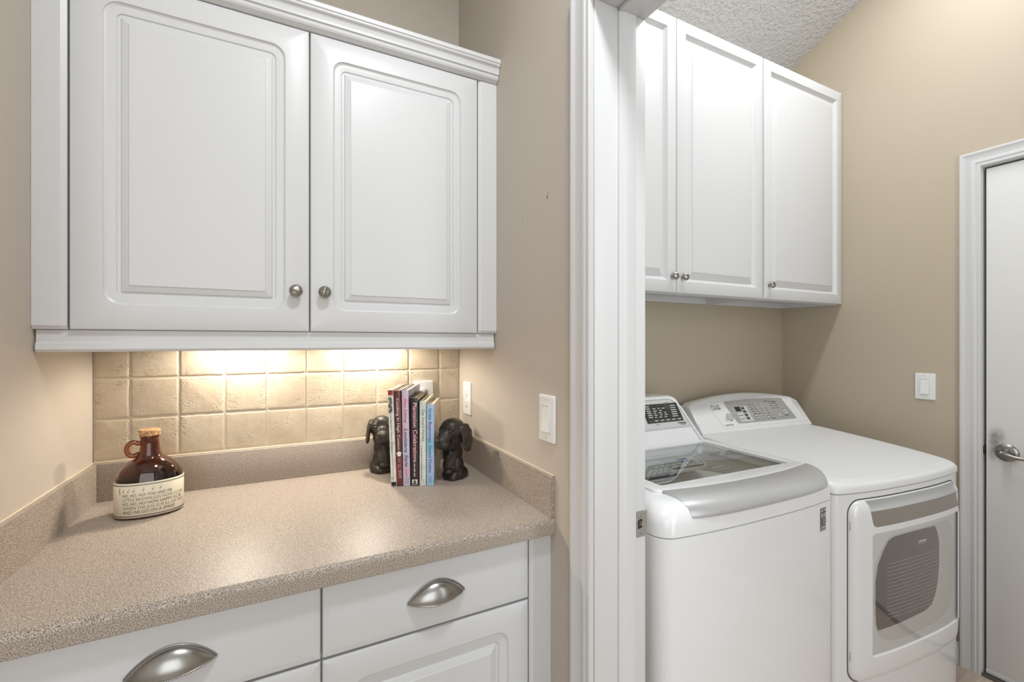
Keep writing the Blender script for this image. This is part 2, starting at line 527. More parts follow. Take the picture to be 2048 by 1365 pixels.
# laundry door -----------------------------------------------------
mb = MB(); casing(mb, XLR, -1, LD0 + 0.006, LD1 - 0.006, LDH + 0.008, 1.0)
trim2 = struct('trim_2', mb, M['trim'], smooth=20)
trim2['label'] = 'white moulded casing around the closed laundry door'
mb = MB()
mb.box(XLR + 0.0005, XLR + 0.11, LD0 + 0.004, LD0 + 0.013, 0, LDH + 0.004)
mb.box(XLR + 0.0005, XLR + 0.11, LD1 - 0.013, LD1 - 0.004, 0, LDH + 0.004)
mb.box(XLR + 0.0005, XLR + 0.11, LD1 - 0.013, LD0 + 0.013, LDH + 0.004, LDH + 0.018)
mb.build('jamb', M['trim'], trim2)
mb = MB()
mb.box(XLR + 0.030, XLR + 0.045, LD1 - 0.003, LD0 + 0.0035, 0.002, LDH + 0.003)
mb.build('dark_reveal', M['gap'], trim2)
mb = MB(); mb.box(XLR - 0.012, XLR + 0.09, LD1 - 0.004, LD0 + 0.0035, 0.0005, 0.012, 0.003)
mb.build('threshold', M['threshold'], trim2)
mb = MB()
mb.box(XLR + 0.004, XLR + 0.022, LD0 - 0.002, LD0 + 0.0035, 0.885, 0.918, 0.001)
mb.build('latch_strike', M['latch'], trim2)
d = thing('door_1', 'flat white laundry door with brushed lever handle and grey smudges', 'door', (XLR + 0.004, LD0, 0.0), 0, kind='structure')
mb = MB(); mb.box(XLR + 0.006, XLR + 0.029, LD1, LD0 - 0.004, 0.016, LDH - 0.003, 0.002)
mb.build('door_leaf', M['door'], d)
mb = MB(); mb.box(XLR + 0.003, XLR + 0.0065, LD1, LD0 - 0.004, 0.014, 0.03, 0.001)
mb.build('door_sweep', M['trim'], d)
HY, HZ = 0.666, 0.903
hx = XLR + 0.006
mb = MB()
mb.lathe([(0.034, 0), (0.034, 0.003), (0.031, 0.007), (0.022, 0.010), (0.016, 0.0115), (0.0135, 0.016), (0.0128, 0.024), (0.0001, 0.024)], (hx, HY, HZ), '-x', 36)
hs = mb.build('handle_rose', M['steel_dark'], d)
mb = MB()
path = [(hx - 0.020, HY, HZ), (hx - 0.034, HY, HZ), (hx - 0.044, HY - 0.004, HZ - 0.001), (hx - 0.049, HY - 0.018, HZ - 0.004), (hx - 0.050, HY - 0.040, HZ - 0.007), (hx - 0.048, HY - 0.07, HZ - 0.007), (hx - 0.045, HY - 0.098, HZ - 0.004), (hx - 0.044, HY - 0.108, HZ - 0.003)]
mb.tube(path, [0.0105, 0.0105, 0.0105, 0.0092, 0.0072, 0.0065, 0.0062, 0.0045], 14)
mb.ellipsoid((hx - 0.041, HY + 0.004, HZ + 0.0005), (0.0105, 0.0105, 0.0105))
mb.build('lever', M['steel_dark'], hs)
for sy_, sz_ in ((0.0215, 0.003), (-0.0215, -0.003)):
    mb = MB(); mb.lathe([(0.003, 0), (0.003, 0.0015), (0.0001, 0.0015)], (hx - 0.0095, HY + sy_, HZ + sz_), '-x', 12)
    mb.build('screw', M['slot'], hs)
# smudges on the painted door face
def smudge(px, pz, w, h, lift, col, nm, tr=0.3):
    m = bpy.data.materials.new(nm); m.use_nodes = True
    nt = m.node_tree; nt.nodes.clear()
    out = nt.nodes.new('ShaderNodeOutputMaterial'); t = nt.nodes.new('ShaderNodeBsdfTransparent'); df = nt.nodes.new('ShaderNodeBsdfDiffuse')
    df.inputs['Color'].default_value = col
    mx = nt.nodes.new('ShaderNodeMixShader')
    tc = nt.nodes.new('ShaderNodeTexCoord')
    gr = nt.nodes.new('ShaderNodeTexGradient'); gr.gradient_type = 'SPHERICAL'
    mp = nt.nodes.new('ShaderNodeMapping'); mp.inputs['Location'].default_value = (0, -1, -1); mp.inputs['Scale'].default_value = (0, 2, 2)
    nt.links.new(tc.outputs['Generated'], mp.inputs['Vector']); nt.links.new(mp.outputs['Vector'], gr.inputs['Vector'])
    nz = nt.nodes.new('ShaderNodeTexNoise'); nz.inputs['Scale'].default_value = 45
    nt.links.new(tc.outputs['Object'], nz.inputs['Vector'])
    ml = nt.nodes.new('ShaderNodeMath'); ml.operation = 'MULTIPLY'
    m2 = nt.nodes.new('ShaderNodeMath'); m2.operation = 'MULTIPLY'; m2.inputs[1].default_value = tr * 2
    nt.links.new(gr.outputs['Fac'], ml.inputs[0]); nt.links.new(nz.outputs['Fac'], ml.inputs[1]); nt.links.new(ml.outputs[0], m2.inputs[0])
    nt.links.new(m2.outputs[0], mx.inputs['Fac']); nt.links.new(t.outputs[0], mx.inputs[1]); nt.links.new(df.outputs[0], mx.inputs[2])
    nt.links.new(mx.outputs[0], out.inputs['Surface'])
    b = MB()
    xs = XLR + 0.0056 - lift
    b.add([(xs, px + w, pz - h), (xs, px - w, pz - h), (xs, px - w, pz + h), (xs, px + w, pz + h)], [(0, 1, 2, 3)])
    return b.build('smudge', m, d)
smudge(0.694, 0.955, 0.03, 0.05, 0, srgb(120, 112, 100), 'grey_smudge', 0.42)
smudge(0.705, 0.915, 0.018, 0.06, 0.0003, srgb(130, 122, 110), 'brown_smudge', 0.4)

# baseboards
mb = MB()
for (ya, yb_) in ((LD0 + 0.07, YLB), (-1.0, LD1 - 0.07)):
    mb.loft([[(XLR - p, ya, z) for p, z in ((0, 0), (0.014, 0), (0.014, 0.07), (0.008, 0.085), (0, 0.09))], [(XLR - p, yb_, z) for p, z in ((0, 0), (0.014, 0), (0.014, 0.07), (0.008, 0.085), (0, 0.09))]])
struct('baseboard_right', mb, M['trim'])
mb = MB(); mb.prism_x([(-1.0, 0), (-0.986, 0), (-0.986, 0.07), (-0.992, 0.085), (-1.0, 0.09)], XP, XLR)
struct('baseboard_front', mb, M['trim'])
mb = MB(); mb.prism_x([(YLB, 0), (YLB - 0.014, 0), (YLB - 0.014, 0.07), (YLB - 0.008, 0.085), (YLB, 0.09)], XP, XLR - 0.015)
struct('baseboard_back', mb, M['trim'])

# ------------------------------------------------------------------ tile backsplash
TP = 0.1087                       # tile pitch
tb = thing('tile_backsplash', 'cream tumbled stone tile backsplash between countertop and wall cabinet', 'backsplash', (0.06, YB, 1.014))
YT = 1.5485
mb = MB(); mb.box(XL + 0.001, XR - 0.001, YT + 0.0022, YB - 0.0005, 1.0135, 1.358)
mb.build('grout', M['grout'], tb)
x_line0 = XL + 0.704 * TP - 0.0
zb = 1.0175
tm = MB()
for r in range(3):
    for c in range(-1, 10):
        xa = max(x_line0 + c * TP + 0.0022, XL + 0.003)
        xb = min(x_line0 + (c + 1) * TP - 0.0022, XR - 0.003)
        if xb - xa < 0.01: continue
        za, zb_ = zb + r * TP + 0.0022, zb + (r + 1) * TP - 0.0022
        rings = []
        jit = [random.uniform(-0.0007, 0.0007) for _ in range(400)]
        for (ins, dy) in ((0, 0.004), (0.0004, 0.0015), (0.0018, 0.0004), (0.005, 0.0)):
            o = rrect(xa + ins, xb - ins, za + ins, zb_ - ins, 0.003, 3, 12)
            rings.append([(x + jit[i], YT + dy, z + jit[i + 100]) for i, (x, z) in enumerate(o)])
        tm.loft(rings, False, True)
tm.build('tile_field', M['tile'], tb, smooth=50)

# ------------------------------------------------------------------ panelled fronts
def panel_front(mb, x0, x1, z0, z1, yf, th, rings, mi=0):
    """front facing -y: rings = (inset, depth behind the face, corner radius)"""
    L = []
    for ins, dep, rad in rings:
        L.append([(x, yf + dep, z) for x, z in rrect(x0 + ins, x1 - ins, z0 + ins, z1 - ins, rad, 6, 1)])
    back = [(x, yf + th, z) for x, z in rrect(x0, x1, z0, z1, 0.001, 6, 1)]
    mb.loft([back] + L, True, True, mi)

ROUTED = [(0, 0.0045, .001), (0.0015, 0.0015, .001), (0.005, 0.0, .002), (0.053, 0.0, .030), (0.0540, 0.0030, .030), (0.058, 0.0056, .027), (0.066, 0.0058, .022), (0.073, 0.0066, .015), (0.0750, 0.0094, .010), (0.0810, 0.0098, .0015), (0.0828, 0.0064, .001), (0.090, 0.0036, .001), (0.0950, 0.0022, .001), (0.0965, 0.0004, .001), (0.098, 0.0003, .001)]
ROUTED_L = [(0, 0.004, .001), (0.002, 0.001, .001), (0.004, 0.0, .001), (0.046, 0.0, .002), (0.0475, 0.0025, .002), (0.0590, 0.0125, .001), (0.0610, 0.0130, .001), (0.0630, 0.0125, .001), (0.0850, 0.0030, .001), (0.0865, 0.0008, .001), (0.088, 0.0006, .001)]
SLABF = [(0, 0.0045, .001), (0.0015, 0.0015, .001), (0.005, 0.0005, .002), (0.010, 0.0004, .002), (0.0115, 0.0, .002)]

def knob_mesh(x, y, z, tilt, s=1.0):
    mb = MB()
    mb.lathe([(0.0072 * s, 0), (0.0066 * s, 0.003), (0.0052 * s, 0.008), (0.0062 * s, 0.011)], (x, y, z), '-y', 20)
    prof = [(0.0062, 0.0105), (0.0105, 0.0118), (0.0142, 0.0152), (0.0152, 0.0185), (0.0140, 0.0225), (0.0100, 0.0255), (0.005, 0.0268), (0.0001, 0.0272)]
    rings = []
    n = 32
    for r, h in prof:
        ring = []
        for i in range(n):
            a = 2 * PI * i / n
            cx, cz = math.cos(a) * r * s, math.sin(a) * r * s
            q = -cx * math.sin(tilt) + cz * math.cos(tilt)
            bulge = 0.0016 * math.exp(-((q - 0.002) / 0.0032) ** 2) - 0.0012 * math.exp(-((abs(q - 0.002) - 0.0062) / 0.0022) ** 2)
            ring.append((x + cx, y - h * s - (bulge if h > 0.015 else 0), z + cz))
        rings.append(ring)
    mb.loft(rings, True, True)
    return mb

# ------------------------------------------------------------------ nook wall cabinet
YD = 1.226                       # door faces
wc = thing('wall_cabinet', 'white two-door wall cabinet with crown moulding above the tiled counter', 'cabinet', (0.0627, YB, 1.31))
mb = MB()
mb.box(XL + 0.001, XR - 0.001, YD + 0.022, YB - 0.001, 1.372, 2.15)
mb.box(XL + 0.001, XL + 0.018, YD + 0.022, YB - 0.011, 1.3585, 1.372)
mb.box(XR - 0.018, XR - 0.001, YD + 0.022, YB - 0.011, 1.3585, 1.372)
mb.build('carcass', M['white'], wc)
zd0, zd1 = 1.3595, 2.112
DX = (-0.3925, 0.0562, 0.0590, 0.5120)
for i, (xa, xb) in enumerate(((DX[0], DX[1]), (DX[2], DX[3]))):
    mb = MB(); panel_front(mb, xa, xb, zd0, zd1, YD, 0.0205, ROUTED)
    dr = mb.build('door', M['white'], wc, smooth=25)
    kx, tilt = ((0.026, -0.35), (0.0912, 1.35))[i]
    knob_mesh(kx, YD + 0.0005, 1.4585, tilt).build('knob', M['steel_dark'], dr, smooth=60)
def filler(mb, xa, xb, z0, z1, yf, inner):
    b = 0.009
    pr = [(xa, yf + 0.018), (xa, yf + (0.0 if inner != 'l' else 0.004)), (xb, yf + (0.0 if inner != 'r' else 0.004)), (xb, yf + 0.018)]
    if inner == 'r':
        pr = [(xa, yf + 0.018), (xa, yf), (xb - b, yf), (xb, yf + 0.005), (xb, yf + 0.018)]
    else:
        pr = [(xa, yf + 0.018), (xa, yf + 0.005), (xa + b, yf), (xb, yf), (xb, yf + 0.018)]
    top = [(x, y, z1) for x, y in pr]
    bot = [(x, y, z0 + 0.008) for x, y in pr]
    low = [(x, y + (0.005 if y < yf + 0.01 else 0), z0) for x, y in pr]
    mb.loft([low, bot, top])
mb = MB(); filler(mb, XL + 0.0005, -0.3965, zd0, zd1, YD, 'r'); mb.build('filler_strip', M['white'], wc, smooth=20)
mb = MB(); filler(mb, 0.5155, XR - 0.0005, zd0, zd1, YD, 'l'); mb.build('filler_strip', M['white'], wc, smooth=20)
mb = MB()
pr = [(1.2478, 1.3718), (1.2478, 1.3583), (1.238, 1.3583), (1.238, 1.3345), (1.2345, 1.3305), (1.2330, 1.3185), (1.2365, 1.3130), (1.251, 1.3125), (1.2515, 1.3718)]
mb.prism_x(pr, XL + 0.0035, XR - 0.004)
mb.build('light_rail', M['white'], wc, smooth=25)
mb = MB()
pr = [(1.2475, 2.113), (1.224, 2.113), (1.2195, 2.1155)]
pr += [(1.2195 - 0.0095 * math.sin(a * PI / 2), 2.1285 - 0.0115 * math.cos(a * PI / 2)) for a in (0.15, 0.4, 0.7, 1.0)]
pr += [(1.2105, 2.1310), (1.2060, 2.1325), (1.2060, 2.1350)]
pr += [(1.2060 - 0.0085 * (1 - math.cos(a * PI / 2)), 2.135 + 0.0170 * math.sin(a * PI / 2)) for a in (0.25, 0.5, 0.75, 1.0)]
pr += [(1.1955, 2.1545), (1.1955, 2.1575), (1.1925, 2.1600), (1.1920, 2.1685), (1.1945, 2.1720), (1.2475, 2.172)]
mb.prism_x(pr, XL + 0.0008, XR - 0.0015)
mb.build('crown_moulding', M['white'], wc, smooth=18)

# ------------------------------------------------------------------ countertop with splashes
ct = thing('countertop', 'speckled tan laminate countertop with upstands on three sides', 'countertop', (0.0627, 1.2, 0.876))
YF = 0.897
prof = [(YB - 0.001, 0.876), (YF + 0.002, 0.876), (YF, 0.878)]
prof += [(YF, 0.9005)]
prof += [(YF + 0.011 * (1 - math.cos(a)), 0.903 + 0.011 * math.sin(a)) for a in (0.3, 0.75, 1.15, PI / 2)]
prof += [(YB - 0.001, 0.914)]
mb = MB(); mb.prism_x(prof, XL + 0.0005, XR - 0.0005)
mb.build('slab', M['counter'], ct, smooth=30)
mb = MB(); mb.box(XL + 0.0005, XR - 0.0005, 1.5295, YB - 0.0005, 0.9142, 1.0130, 0.0015)
mb.build('back_splash', M['counter'], ct)
for (xa, xb) in ((XL + 0.0005, XL + 0.0135), (XR - 0.0115, XR - 0.0005)):
    mb = MB()
    pr = [(1.5290, 0.9142), (YF + 0.010, 0.9142), (YF + 0.003, 0.911), (YF + 0.001, 0.9075), (YF + 0.0035, 1.0100), (YF + 0.006, 1.0130), (1.5290, 1.0130)]
    pr = [(1.5290, 0.9142), (YF + 0.012, 0.9142), (YF + 0.005, 0.9142), (YF + 0.005, 1.0105), (YF + 0.0075, 1.0130), (1.5290, 1.0130)]
    mb.prism_x(pr, xa, xb)
    mb.build('side_splash', M['counter'], ct)
for (xa, xb) in ((XL + 0.0003, XL + 0.004), (XR - 0.004, XR - 0.0003)):
    mb = MB(); mb.box(xa, xb, YF + 0.004, 1.545, 1.0128, 1.0158, 0.001)
    mb.build('caulk_bead', M['caulk'], ct)
mb = MB(); mb.box(XL + 0.004, XR - 0.004, 1.5405, 1.5490, 1.0128, 1.0165, 0.001)
mb.build('caulk_bead', M['caulk'], ct)

# ------------------------------------------------------------------ base cabinet
YC = 0.916
bc = thing('base_cabinet', 'white base cabinet with cup-pull drawers under the speckled countertop', 'cabinet', (0.0627, 1.2, 0.0))
mb = MB()
mb.box(XL + 0.001, XR - 0.001, YC + 0.0205, YB - 0.002, 0.10, 0.8755)
mb.box(XL + 0.001, XR - 0.001, YC + 0.075, YB - 0.03, 0.0, 0.10)
mb.build('carcass', M['white'], bc)
def cup_pull(cx, z, yf):
    mb = MB()
    W, n, k = 0.0625, 28, 9
    grid_o, grid_i = [], []
    for i in range(n + 1):
        u = -1 + 2 * i / n
        q = max(0.0, 1 - u * u)
        zt = 0.0350 * q ** 0.95 + 0.0008
        zbm = -0.0045 * q
        p = 0.0250 * q ** 0.85 + 0.0012
        co, ci = [], []
        for j in range(k + 1):
            a = (PI / 2) * j / k
            co.append(Vector((cx + W * u, yf - p * math.sin(a), z + zbm + (zt - zbm) * math.cos(a))))
            s = 0.93
            ci.append(Vector((cx + W * u * 0.985, yf - p * s * math.sin(a) + 0.0005, z + zbm + (zt - zbm) * s * math.cos(a) + 0.0002)))
        grid_o.append(co); grid_i.append(ci)
    rings = [o + list(reversed(ii)) for o, ii in zip(grid_o, grid_i)]
    mb.loft(rings, True, True)
    # rim bead round the top where the shell meets the drawer face
    mb.tube([g[0] + Vector((0, -0.0012, 0.0008)) for g in grid_o], 0.0013, 8)
    # rope edge along the lip
    edge = [g[-1] for g in grid_o]
    pts = []
    for a, b in zip(edge[:-1], edge[1:]):
        for t in (0, 0.25, 0.5, 0.75):
            pts.append(a.lerp(b, t))
    pts.append(edge[-1])
    rr = []
    mb.tube(pts, 0.0016, 8)
    for i in range(2, len(pts) - 2, 3):
        t = (pts[i + 1] - pts[i - 1]).normalized()
        up = Vector((0, -0.6, 0.8))
        dirv = (t * 0.8 + up * 0.6).normalized()
        side = Vector((0, -1, 0))
        Rm = Matrix((t.cross(dirv).cross(dirv).normalized() if True else t, dirv, t.cross(dirv).normalized())).transposed()
        mb.ellipsoid(pts[i] + Vector((0, -0.0006, 0)), (0.0009, 0.0031, 0.0011), Rm, 8)
    return mb
for (xa, xb) in ((-0.3925, 0.0618), (0.0650, 0.5120)):
    mb = MB(); panel_front(mb, xa, xb, 0.7315, 0.8685, YC, 0.019, SLABF)
    dw = mb.build('drawer', M['white'], bc, smooth=20)
    cup_pull((xa + xb) / 2, 0.7935, YC).build('cup_pull', M['steel'], dw, smooth=50)
    mb = MB(); panel_front(mb, xa, xb, 0.115, 0.7262, YC, 0.019, ROUTED)
    mb.build('door', M['white'], bc, smooth=25)
mb = MB(); filler(mb, 0.5160, XR - 0.0005, 0.10, 0.8755, YC, 'l'); mb.build('filler_strip', M['white'], bc, smooth=20)
mb = MB(); filler(mb, XL + 0.0005, -0.3965, 0.10, 0.8755, YC, 'r'); mb.build('filler_strip', M['white'], bc, smooth=20)

# ------------------------------------------------------------------ laundry wall cabinets
YLD = 1.236
def laundry_cabinet(name, label, x0, x1, doors, knobs):
    t = thing(name, label, 'cabinet', ((x0 + x1) / 2, YLB, 1.519))
    zt, zb = 2.579, 1.519
    mb = MB()
    mb.box(x0, x1, YLD + 0.022, YLB - 0.001, zb + 0.030, zt)
    mb.box(x0, x0 + 0.016, YLD + 0.022, YLB - 0.001, zb, zb + 0.030)
    mb.box(x1 - 0.016, x1, YLD + 0.022, YLB - 0.001, zb, zb + 0.030)
    mb.box(x0 + 0.016, x1 - 0.016, YLD + 0.022, YLD + 0.040, zb, zb + 0.030)
    mb.build('carcass', M['white_laundry'], t)
    mb = MB(); mb.box(x0 + 0.016, x1 - 0.016, YLB - 0.017, YLB - 0.001, zb + 0.0005, zb + 0.0295)
    mb.build('hanging_rail', M['white_laundry'], t)
    for (xa, xb), kx in zip(doors, knobs):
        mb = MB(); panel_front(mb, xa, xb, zb + 0.003, zt, YLD, 0.0205, ROUTED_L)
        dr = mb.build('door', M['white_laundry'], t, smooth=25)
        knob_mesh(kx, YLD + 0.0005, 1.584, 1.2, 1.0).build('knob', M['steel_dark'], dr, smooth=60)
    return t
laundry_cabinet('laundry_cabinet', 'tall white two-door wall cabinet over the washing machine', 0.817, 1.8715, ((0.8185, 1.3405), (1.3440, 1.8650)), (1.318, 1.372))
laundry_cabinet('laundry_cabinet', 'tall white single-door wall cabinet in the corner over the dryer', 1.8730, 2.4885, ((1.8750, 2.4870),), (1.905,))

# ------------------------------------------------------------------ switches and outlets
def wall_plate(name, label, cat, cen, axis, kind, group=None):
    """plate facing -x (axis 'x') or -y (axis 'y')"""
    t = thing(name, label, cat, cen, 0, group)
    cx, cy, cz = cen
    if axis == 'x':
        P = lambda u, v, w: (cx - w, cy - u, cz + v)
    else:
        P = lambda u, v, w: (cx + u, cy - w, cz + v)
    mb = MB()
    rings = []
    for ins, w in ((0, 0.0003), (0, 0.0035), (0.0012, 0.0055), (0.004, 0.0062)):
        rings.append([P(u, v, w) for u, v in rrect(-0.035 + ins, 0.035 - ins, -0.057 + ins, 0.057 - ins, 0.003, 4, 1)])
    mb.loft(rings)
    mb.build('plate', M['plate'], t)
    if kind == 'rocker':
        mb = MB()
        o = rrect(-0.0172, 0.0172, -0.0338, 0.0338, 0.001, 2, 1)
        i_ = rrect(-0.0160, 0.0160, -0.0326, 0.0326, 0.001, 2, 1)
        mb.loft([[P(u, v, 0.0062) for u, v in o], [P(u, v, 0.0078) for u, v in o], [P(u, v, 0.0078) for u, v in i_], [P(u, v, 0.0064) for u, v in i_]], False, False)
        mb.build('rocker_frame', M['plate'], t)
        mb = MB()
        pr = [(-0.0318, 0.0063), (-0.0318, 0.0118), (0.0, 0.0082), (0.0318, 0.0068), (0.0318, 0.0063)]
        mb.loft([[P(-0.0152, v, w) for v, w in pr], [P(0.0152, v, w) for v, w in pr]])
        mb.build('rocker', M['plate'], t, smooth=20)
        sc = (0.0475, -0.0475)
    else:
        for s in (0.0195, -0.0195):
            mb = MB()
            o = []
            for a in range(28):
                an = 2 * PI * a / 28
                o.append((max(-0.0135, min(0.0135, 0.0172 * math.cos(an))), 0.0142 * math.sin(an)))
            mb.loft([[P(u, v + s, 0.0060) for u, v in o], [P(u, v + s, 0.0074) for u, v in o], [P(u * 0.94, v * 0.94 + s, 0.0080) for u, v in o]])
            rc = mb.build('receptacle', M['plate'], t)
            mb = MB()
            for (u0, hh) in ((-0.0063, 0.0042), (0.0063, 0.0034)):
                mb.add([P(u0 - 0.0008, s + 0.003 - hh, 0.0082), P(u0 + 0.0008, s + 0.003 - hh, 0.0082), P(u0 + 0.0008, s + 0.003 + hh, 0.0082), P(u0 - 0.0008, s + 0.003 + hh, 0.0082)], [(0, 1, 2, 3)])
            mb.add([P(0.0024 * math.cos(2 * PI * i / 12), s - 0.0075 + 0.0024 * math.sin(2 * PI * i / 12), 0.0082) for i in range(12)], [tuple(range(12))])
            mb.build('slot', M['slot'], rc)
        sc = (0.0,)
    for s in sc:
        mb = MB()
        c0 = [P(0.0028 * math.cos(2 * PI * i / 14), s + 0.0028 * math.sin(2 * PI * i / 14), 0.0060) for i in range(14)]
        c1 = [P(0.0026 * math.cos(2 * PI * i / 14), s + 0.0026 * math.sin(2 * PI * i / 14), 0.0068) for i in range(14)]
        mb.loft([c0, c1])
        mb.add([P(-0.0005, s - 0.0022, 0.0070), P(0.0005, s - 0.0022, 0.0070), P(0.0005, s + 0.0022, 0.0070), P(-0.0005, s + 0.0022, 0.0070)], [(0, 1, 2, 3)], 1)
        mb.build('screw', [M['plate'], M['slot']], t)
    return t
wall_plate('light_switch', 'white rocker switch on the tan nook wall beside the doorway casing', 'light switch', (XR, 0.930, 1.147), 'x', 'rocker')
wall_plate('light_switch', 'white rocker switch on the laundry wall above the dryer beside the door', 'light switch', (XLR, 0.911, 1.1395), 'x', 'rocker')
wall_plate('wall_outlet', 'white duplex outlet on the tan side wall behind the dog bookend', 'outlet', (XR, 1.463, 1.1365), 'x', 'duplex')
wall_plate('wall_outlet', 'white outlet plate on the tiles mostly hidden behind the cookbooks', 'outlet', (0.4385, YT - 0.0003, 1.1395), 'y', 'duplex')

# ------------------------------------------------------------------ amber jug
JX, JY = -0.2945, 1.3865
jug = thing('glass_jug', 'flat amber glass jug with song lyrics on its cream band', 'jug', (JX, JY, 0.9143), math.radians(6))
ja, jb = 0.0665, 0.0500
NJ = 64
def jring(s, z, nx=None, ny=None):
    a = ja * s if nx is None else nx
    b = jb * s if ny is None else ny
    return [(a * math.copysign(abs(math.cos(t)) ** 0.9, math.cos(t)), b * math.copysign(abs(math.sin(t)) ** 0.9, math.sin(t)), z) for t in [2 * PI * i / NJ for i in range(NJ)]]
jp = [(0.80 * ja, 0.80 * jb, 0.0003), (0.93 * ja, 0.93 * jb, 0.0006), (0.975 * ja, 0.975 * jb, 0.002), (0.995 * ja, 0.995 * jb, 0.0045), (ja, jb, 0.008), (ja, jb, 0.083), (0.992 * ja, 0.992 * jb, 0.090), (0.955 * ja, 0.955 * jb, 0.1005), (0.875 * ja, 0.88 * jb, 0.1115), (0.745 * ja, 0.77 * jb, 0.1215), (0.585 * ja, 0.63 * jb, 0.1295), (0.450 * ja, 0.525 * jb, 0.1350), (0.375 * ja, 0.455 * jb, 0.1400), (0.0222, 0.0212, 0.1470), (0.0206, 0.0200, 0.156), (0.0192, 0.0190, 0.170), (0.0182, 0.0181, 0.1825), (0.0200, 0.0199, 0.1848), (0.0202, 0.0201, 0.1880), (0.0184, 0.0183, 0.1898)]
rings = [jring(0, z, a, b) for a, b, z in jp]
inner = [jring(0, max(z, 0.0045), max(a - 0.0032, 0.013), max(b - 0.0032, 0.013)) for a, b, z in reversed(jp[2:])]
mb = MB(); mb.loft(rings + inner)
mb.build('bottle', M['amber'], jug, smooth=60, local=True)
mb = MB()
hp = []
for i in range(25):
    a = math.radians(50 + 260 * i / 24)
    hp.append((-0.0315 + 0.0122 * math.cos(a), -0.003, 0.1590 + 0.0165 * math.sin(a)))
hp = [(-0.0165, -0.002, 0.1735)] + hp + [(-0.0190, -0.002, 0.1430)]
mb.tube(hp, [0.0056] * len(hp), 12)
mb.build('handle', M['amber'], jug, smooth=60, local=True)
mb = MB()
mb.lathe([(0.0150, 0.1860), (0.0160, 0.1900), (0.0212, 0.1902), (0.0212, 0.2025), (0.0200, 0.2042), (0.0001, 0.2044)], (0, 0, 0), 'z', 40)
mb.build('cork', M['cork'], jug, local=True)
# cream band
mb = MB()
mb.loft([jring(1.001, 0.0050), jring(1.018, 0.0060), jring(1.018, 0.0850), jring(1.001, 0.0862)], False, False)
lb = mb.build('label_band', M['jug_label'], jug, smooth=60, local=True)
# arc-length map round the front of the band, s = 0 at the middle of the front
tab = []
s_acc = 0.0
prev = None
K = 1.021
for i in range(-200, 201):
    t = -PI / 2 + i / 200 * (PI * 0.75)
    p = (ja * K * math.copysign(abs(math.cos(t)) ** 0.9, math.cos(t)), jb * K * math.copysign(abs(math.sin(t)) ** 0.9, math.sin(t)))
    if prev: s_acc += math.hypot(p[0] - prev[0], p[1] - prev[1])
    tab.append([s_acc, p]); prev = p
mid = tab[200][0]
for q in tab: q[0] -= mid
def band(s, z):
    lo, hi = 0, len(tab) - 1
    while hi - lo > 1:
        m_ = (lo + hi) // 2
        if tab[m_][0] <= s: lo = m_
        else: hi = m_
    a, b = tab[lo], tab[hi]
    f = (s - a[0]) / max(1e-9, b[0] - a[0])
    return (a[1][0] + (b[1][0] - a[1][0]) * f, a[1][1] + (b[1][1] - a[1][1]) * f, z)
LS = -0.0475
lines = [('HO, HO, HO! YOU AND ME', LS, 0.096, 0), ('LITTLE BROWN JUG HOW I LOVE', LS, 0.124, 1), ("HO, HO, HO! HOW HAPPY I'LL BE", LS, 0.120, 0), ('WHEN THE JUG IS FULL OF YOU', LS, 0.126, 1), ('AND WE GO ON A SPREE!', LS, 0.102, 0)]
mb = MB()
for i, (s, s0_, w_, mi) in enumerate(lines):
    z0_ = 0.0548 - i * 0.0098
    add_text(mb, s, lambda u, v, z0_=z0_, s0_=s0_: band(s0_ + u, z0_ + v), w_, 0.0070, mi)
# notes
clef = [(0.0, -0.003), (0.0016, -0.004), (0.002, -0.002), (0.0, 0.008), (0.0012, 0.0105), (0.0018, 0.008), (-0.0018, 0.003), (-0.001, -0.0002), (0.0018, 0.0005), (0.001, 0.003)]
stroke(mb, lambda u, v: band(-0.0555 + u, 0.0690 + v - 0.004), clef, 0.0009, 1)
for s_, z_ in ((-0.0465, 0.0672), (-0.0365, 0.0672), (-0.0255, 0.0672), (-0.0075, 0.0680), (0.0105, 0.0680), (0.0245, 0.0680)):
    disc2d(mb, lambda u, v: band(s_ + u, z_ + v), 0, 0, 0.0016, 0.0012, 1, 12)
    stroke(mb, lambda u, v: band(s_ + u, z_ + v), [(0.0013, 0.0), (0.0015, 0.0070)], 0.0007, 1)
# rope borders
for zc in (0.0815, 0.0092):
    n = 72
    for i in range(-n, n):
        s_ = i * 0.00165
        stroke(mb, lambda u, v: band(s_ + u, zc + v), [(-0.0009, -0.0014), (0.0009, 0.0014)], 0.0008, 0)
mb.build('lettering', [M['jug_ink'], M['jug_ink_light']], lb, smooth=0, local=True)

# ------------------------------------------------------------------ cookbooks
BO = Vector((0.2775, 1.3140, 0.9146))
BR = math.radians(-23.8)
M['bk1'] = mix2('grey_white_jacket', [(0.3, srgb(196, 196, 190)), (0.6, srgb(222, 222, 214))], 60)
M['bk2'] = mix2('oxblood_jacket', [(0.3, srgb(74, 26, 26)), (0.6, srgb(98, 40, 38))], 40)
M['bk3'] = mix2('lilac_jacket', [(0.35, srgb(188, 196, 214)), (0.5, srgb(196, 184, 200)), (0.62, srgb(216, 168, 186))], 14)
M['bk4'] = mix2('black_wine_jacket', [(0.4, srgb(22, 20, 24)), (0.62, srgb(62, 22, 34))], 22)
M['bk5'] = mix2('pale_sage_jacket', [(0.35, srgb(196, 204, 192)), (0.6, srgb(222, 226, 214))], 30)
M['bk6'] = mix2('watercolour_blue_jacket', [(0.34, srgb(120, 186, 190)), (0.46, srgb(150, 190, 220)), (0.56, srgb(176, 186, 226)), (0.68, srgb(206, 222, 226))], 13)
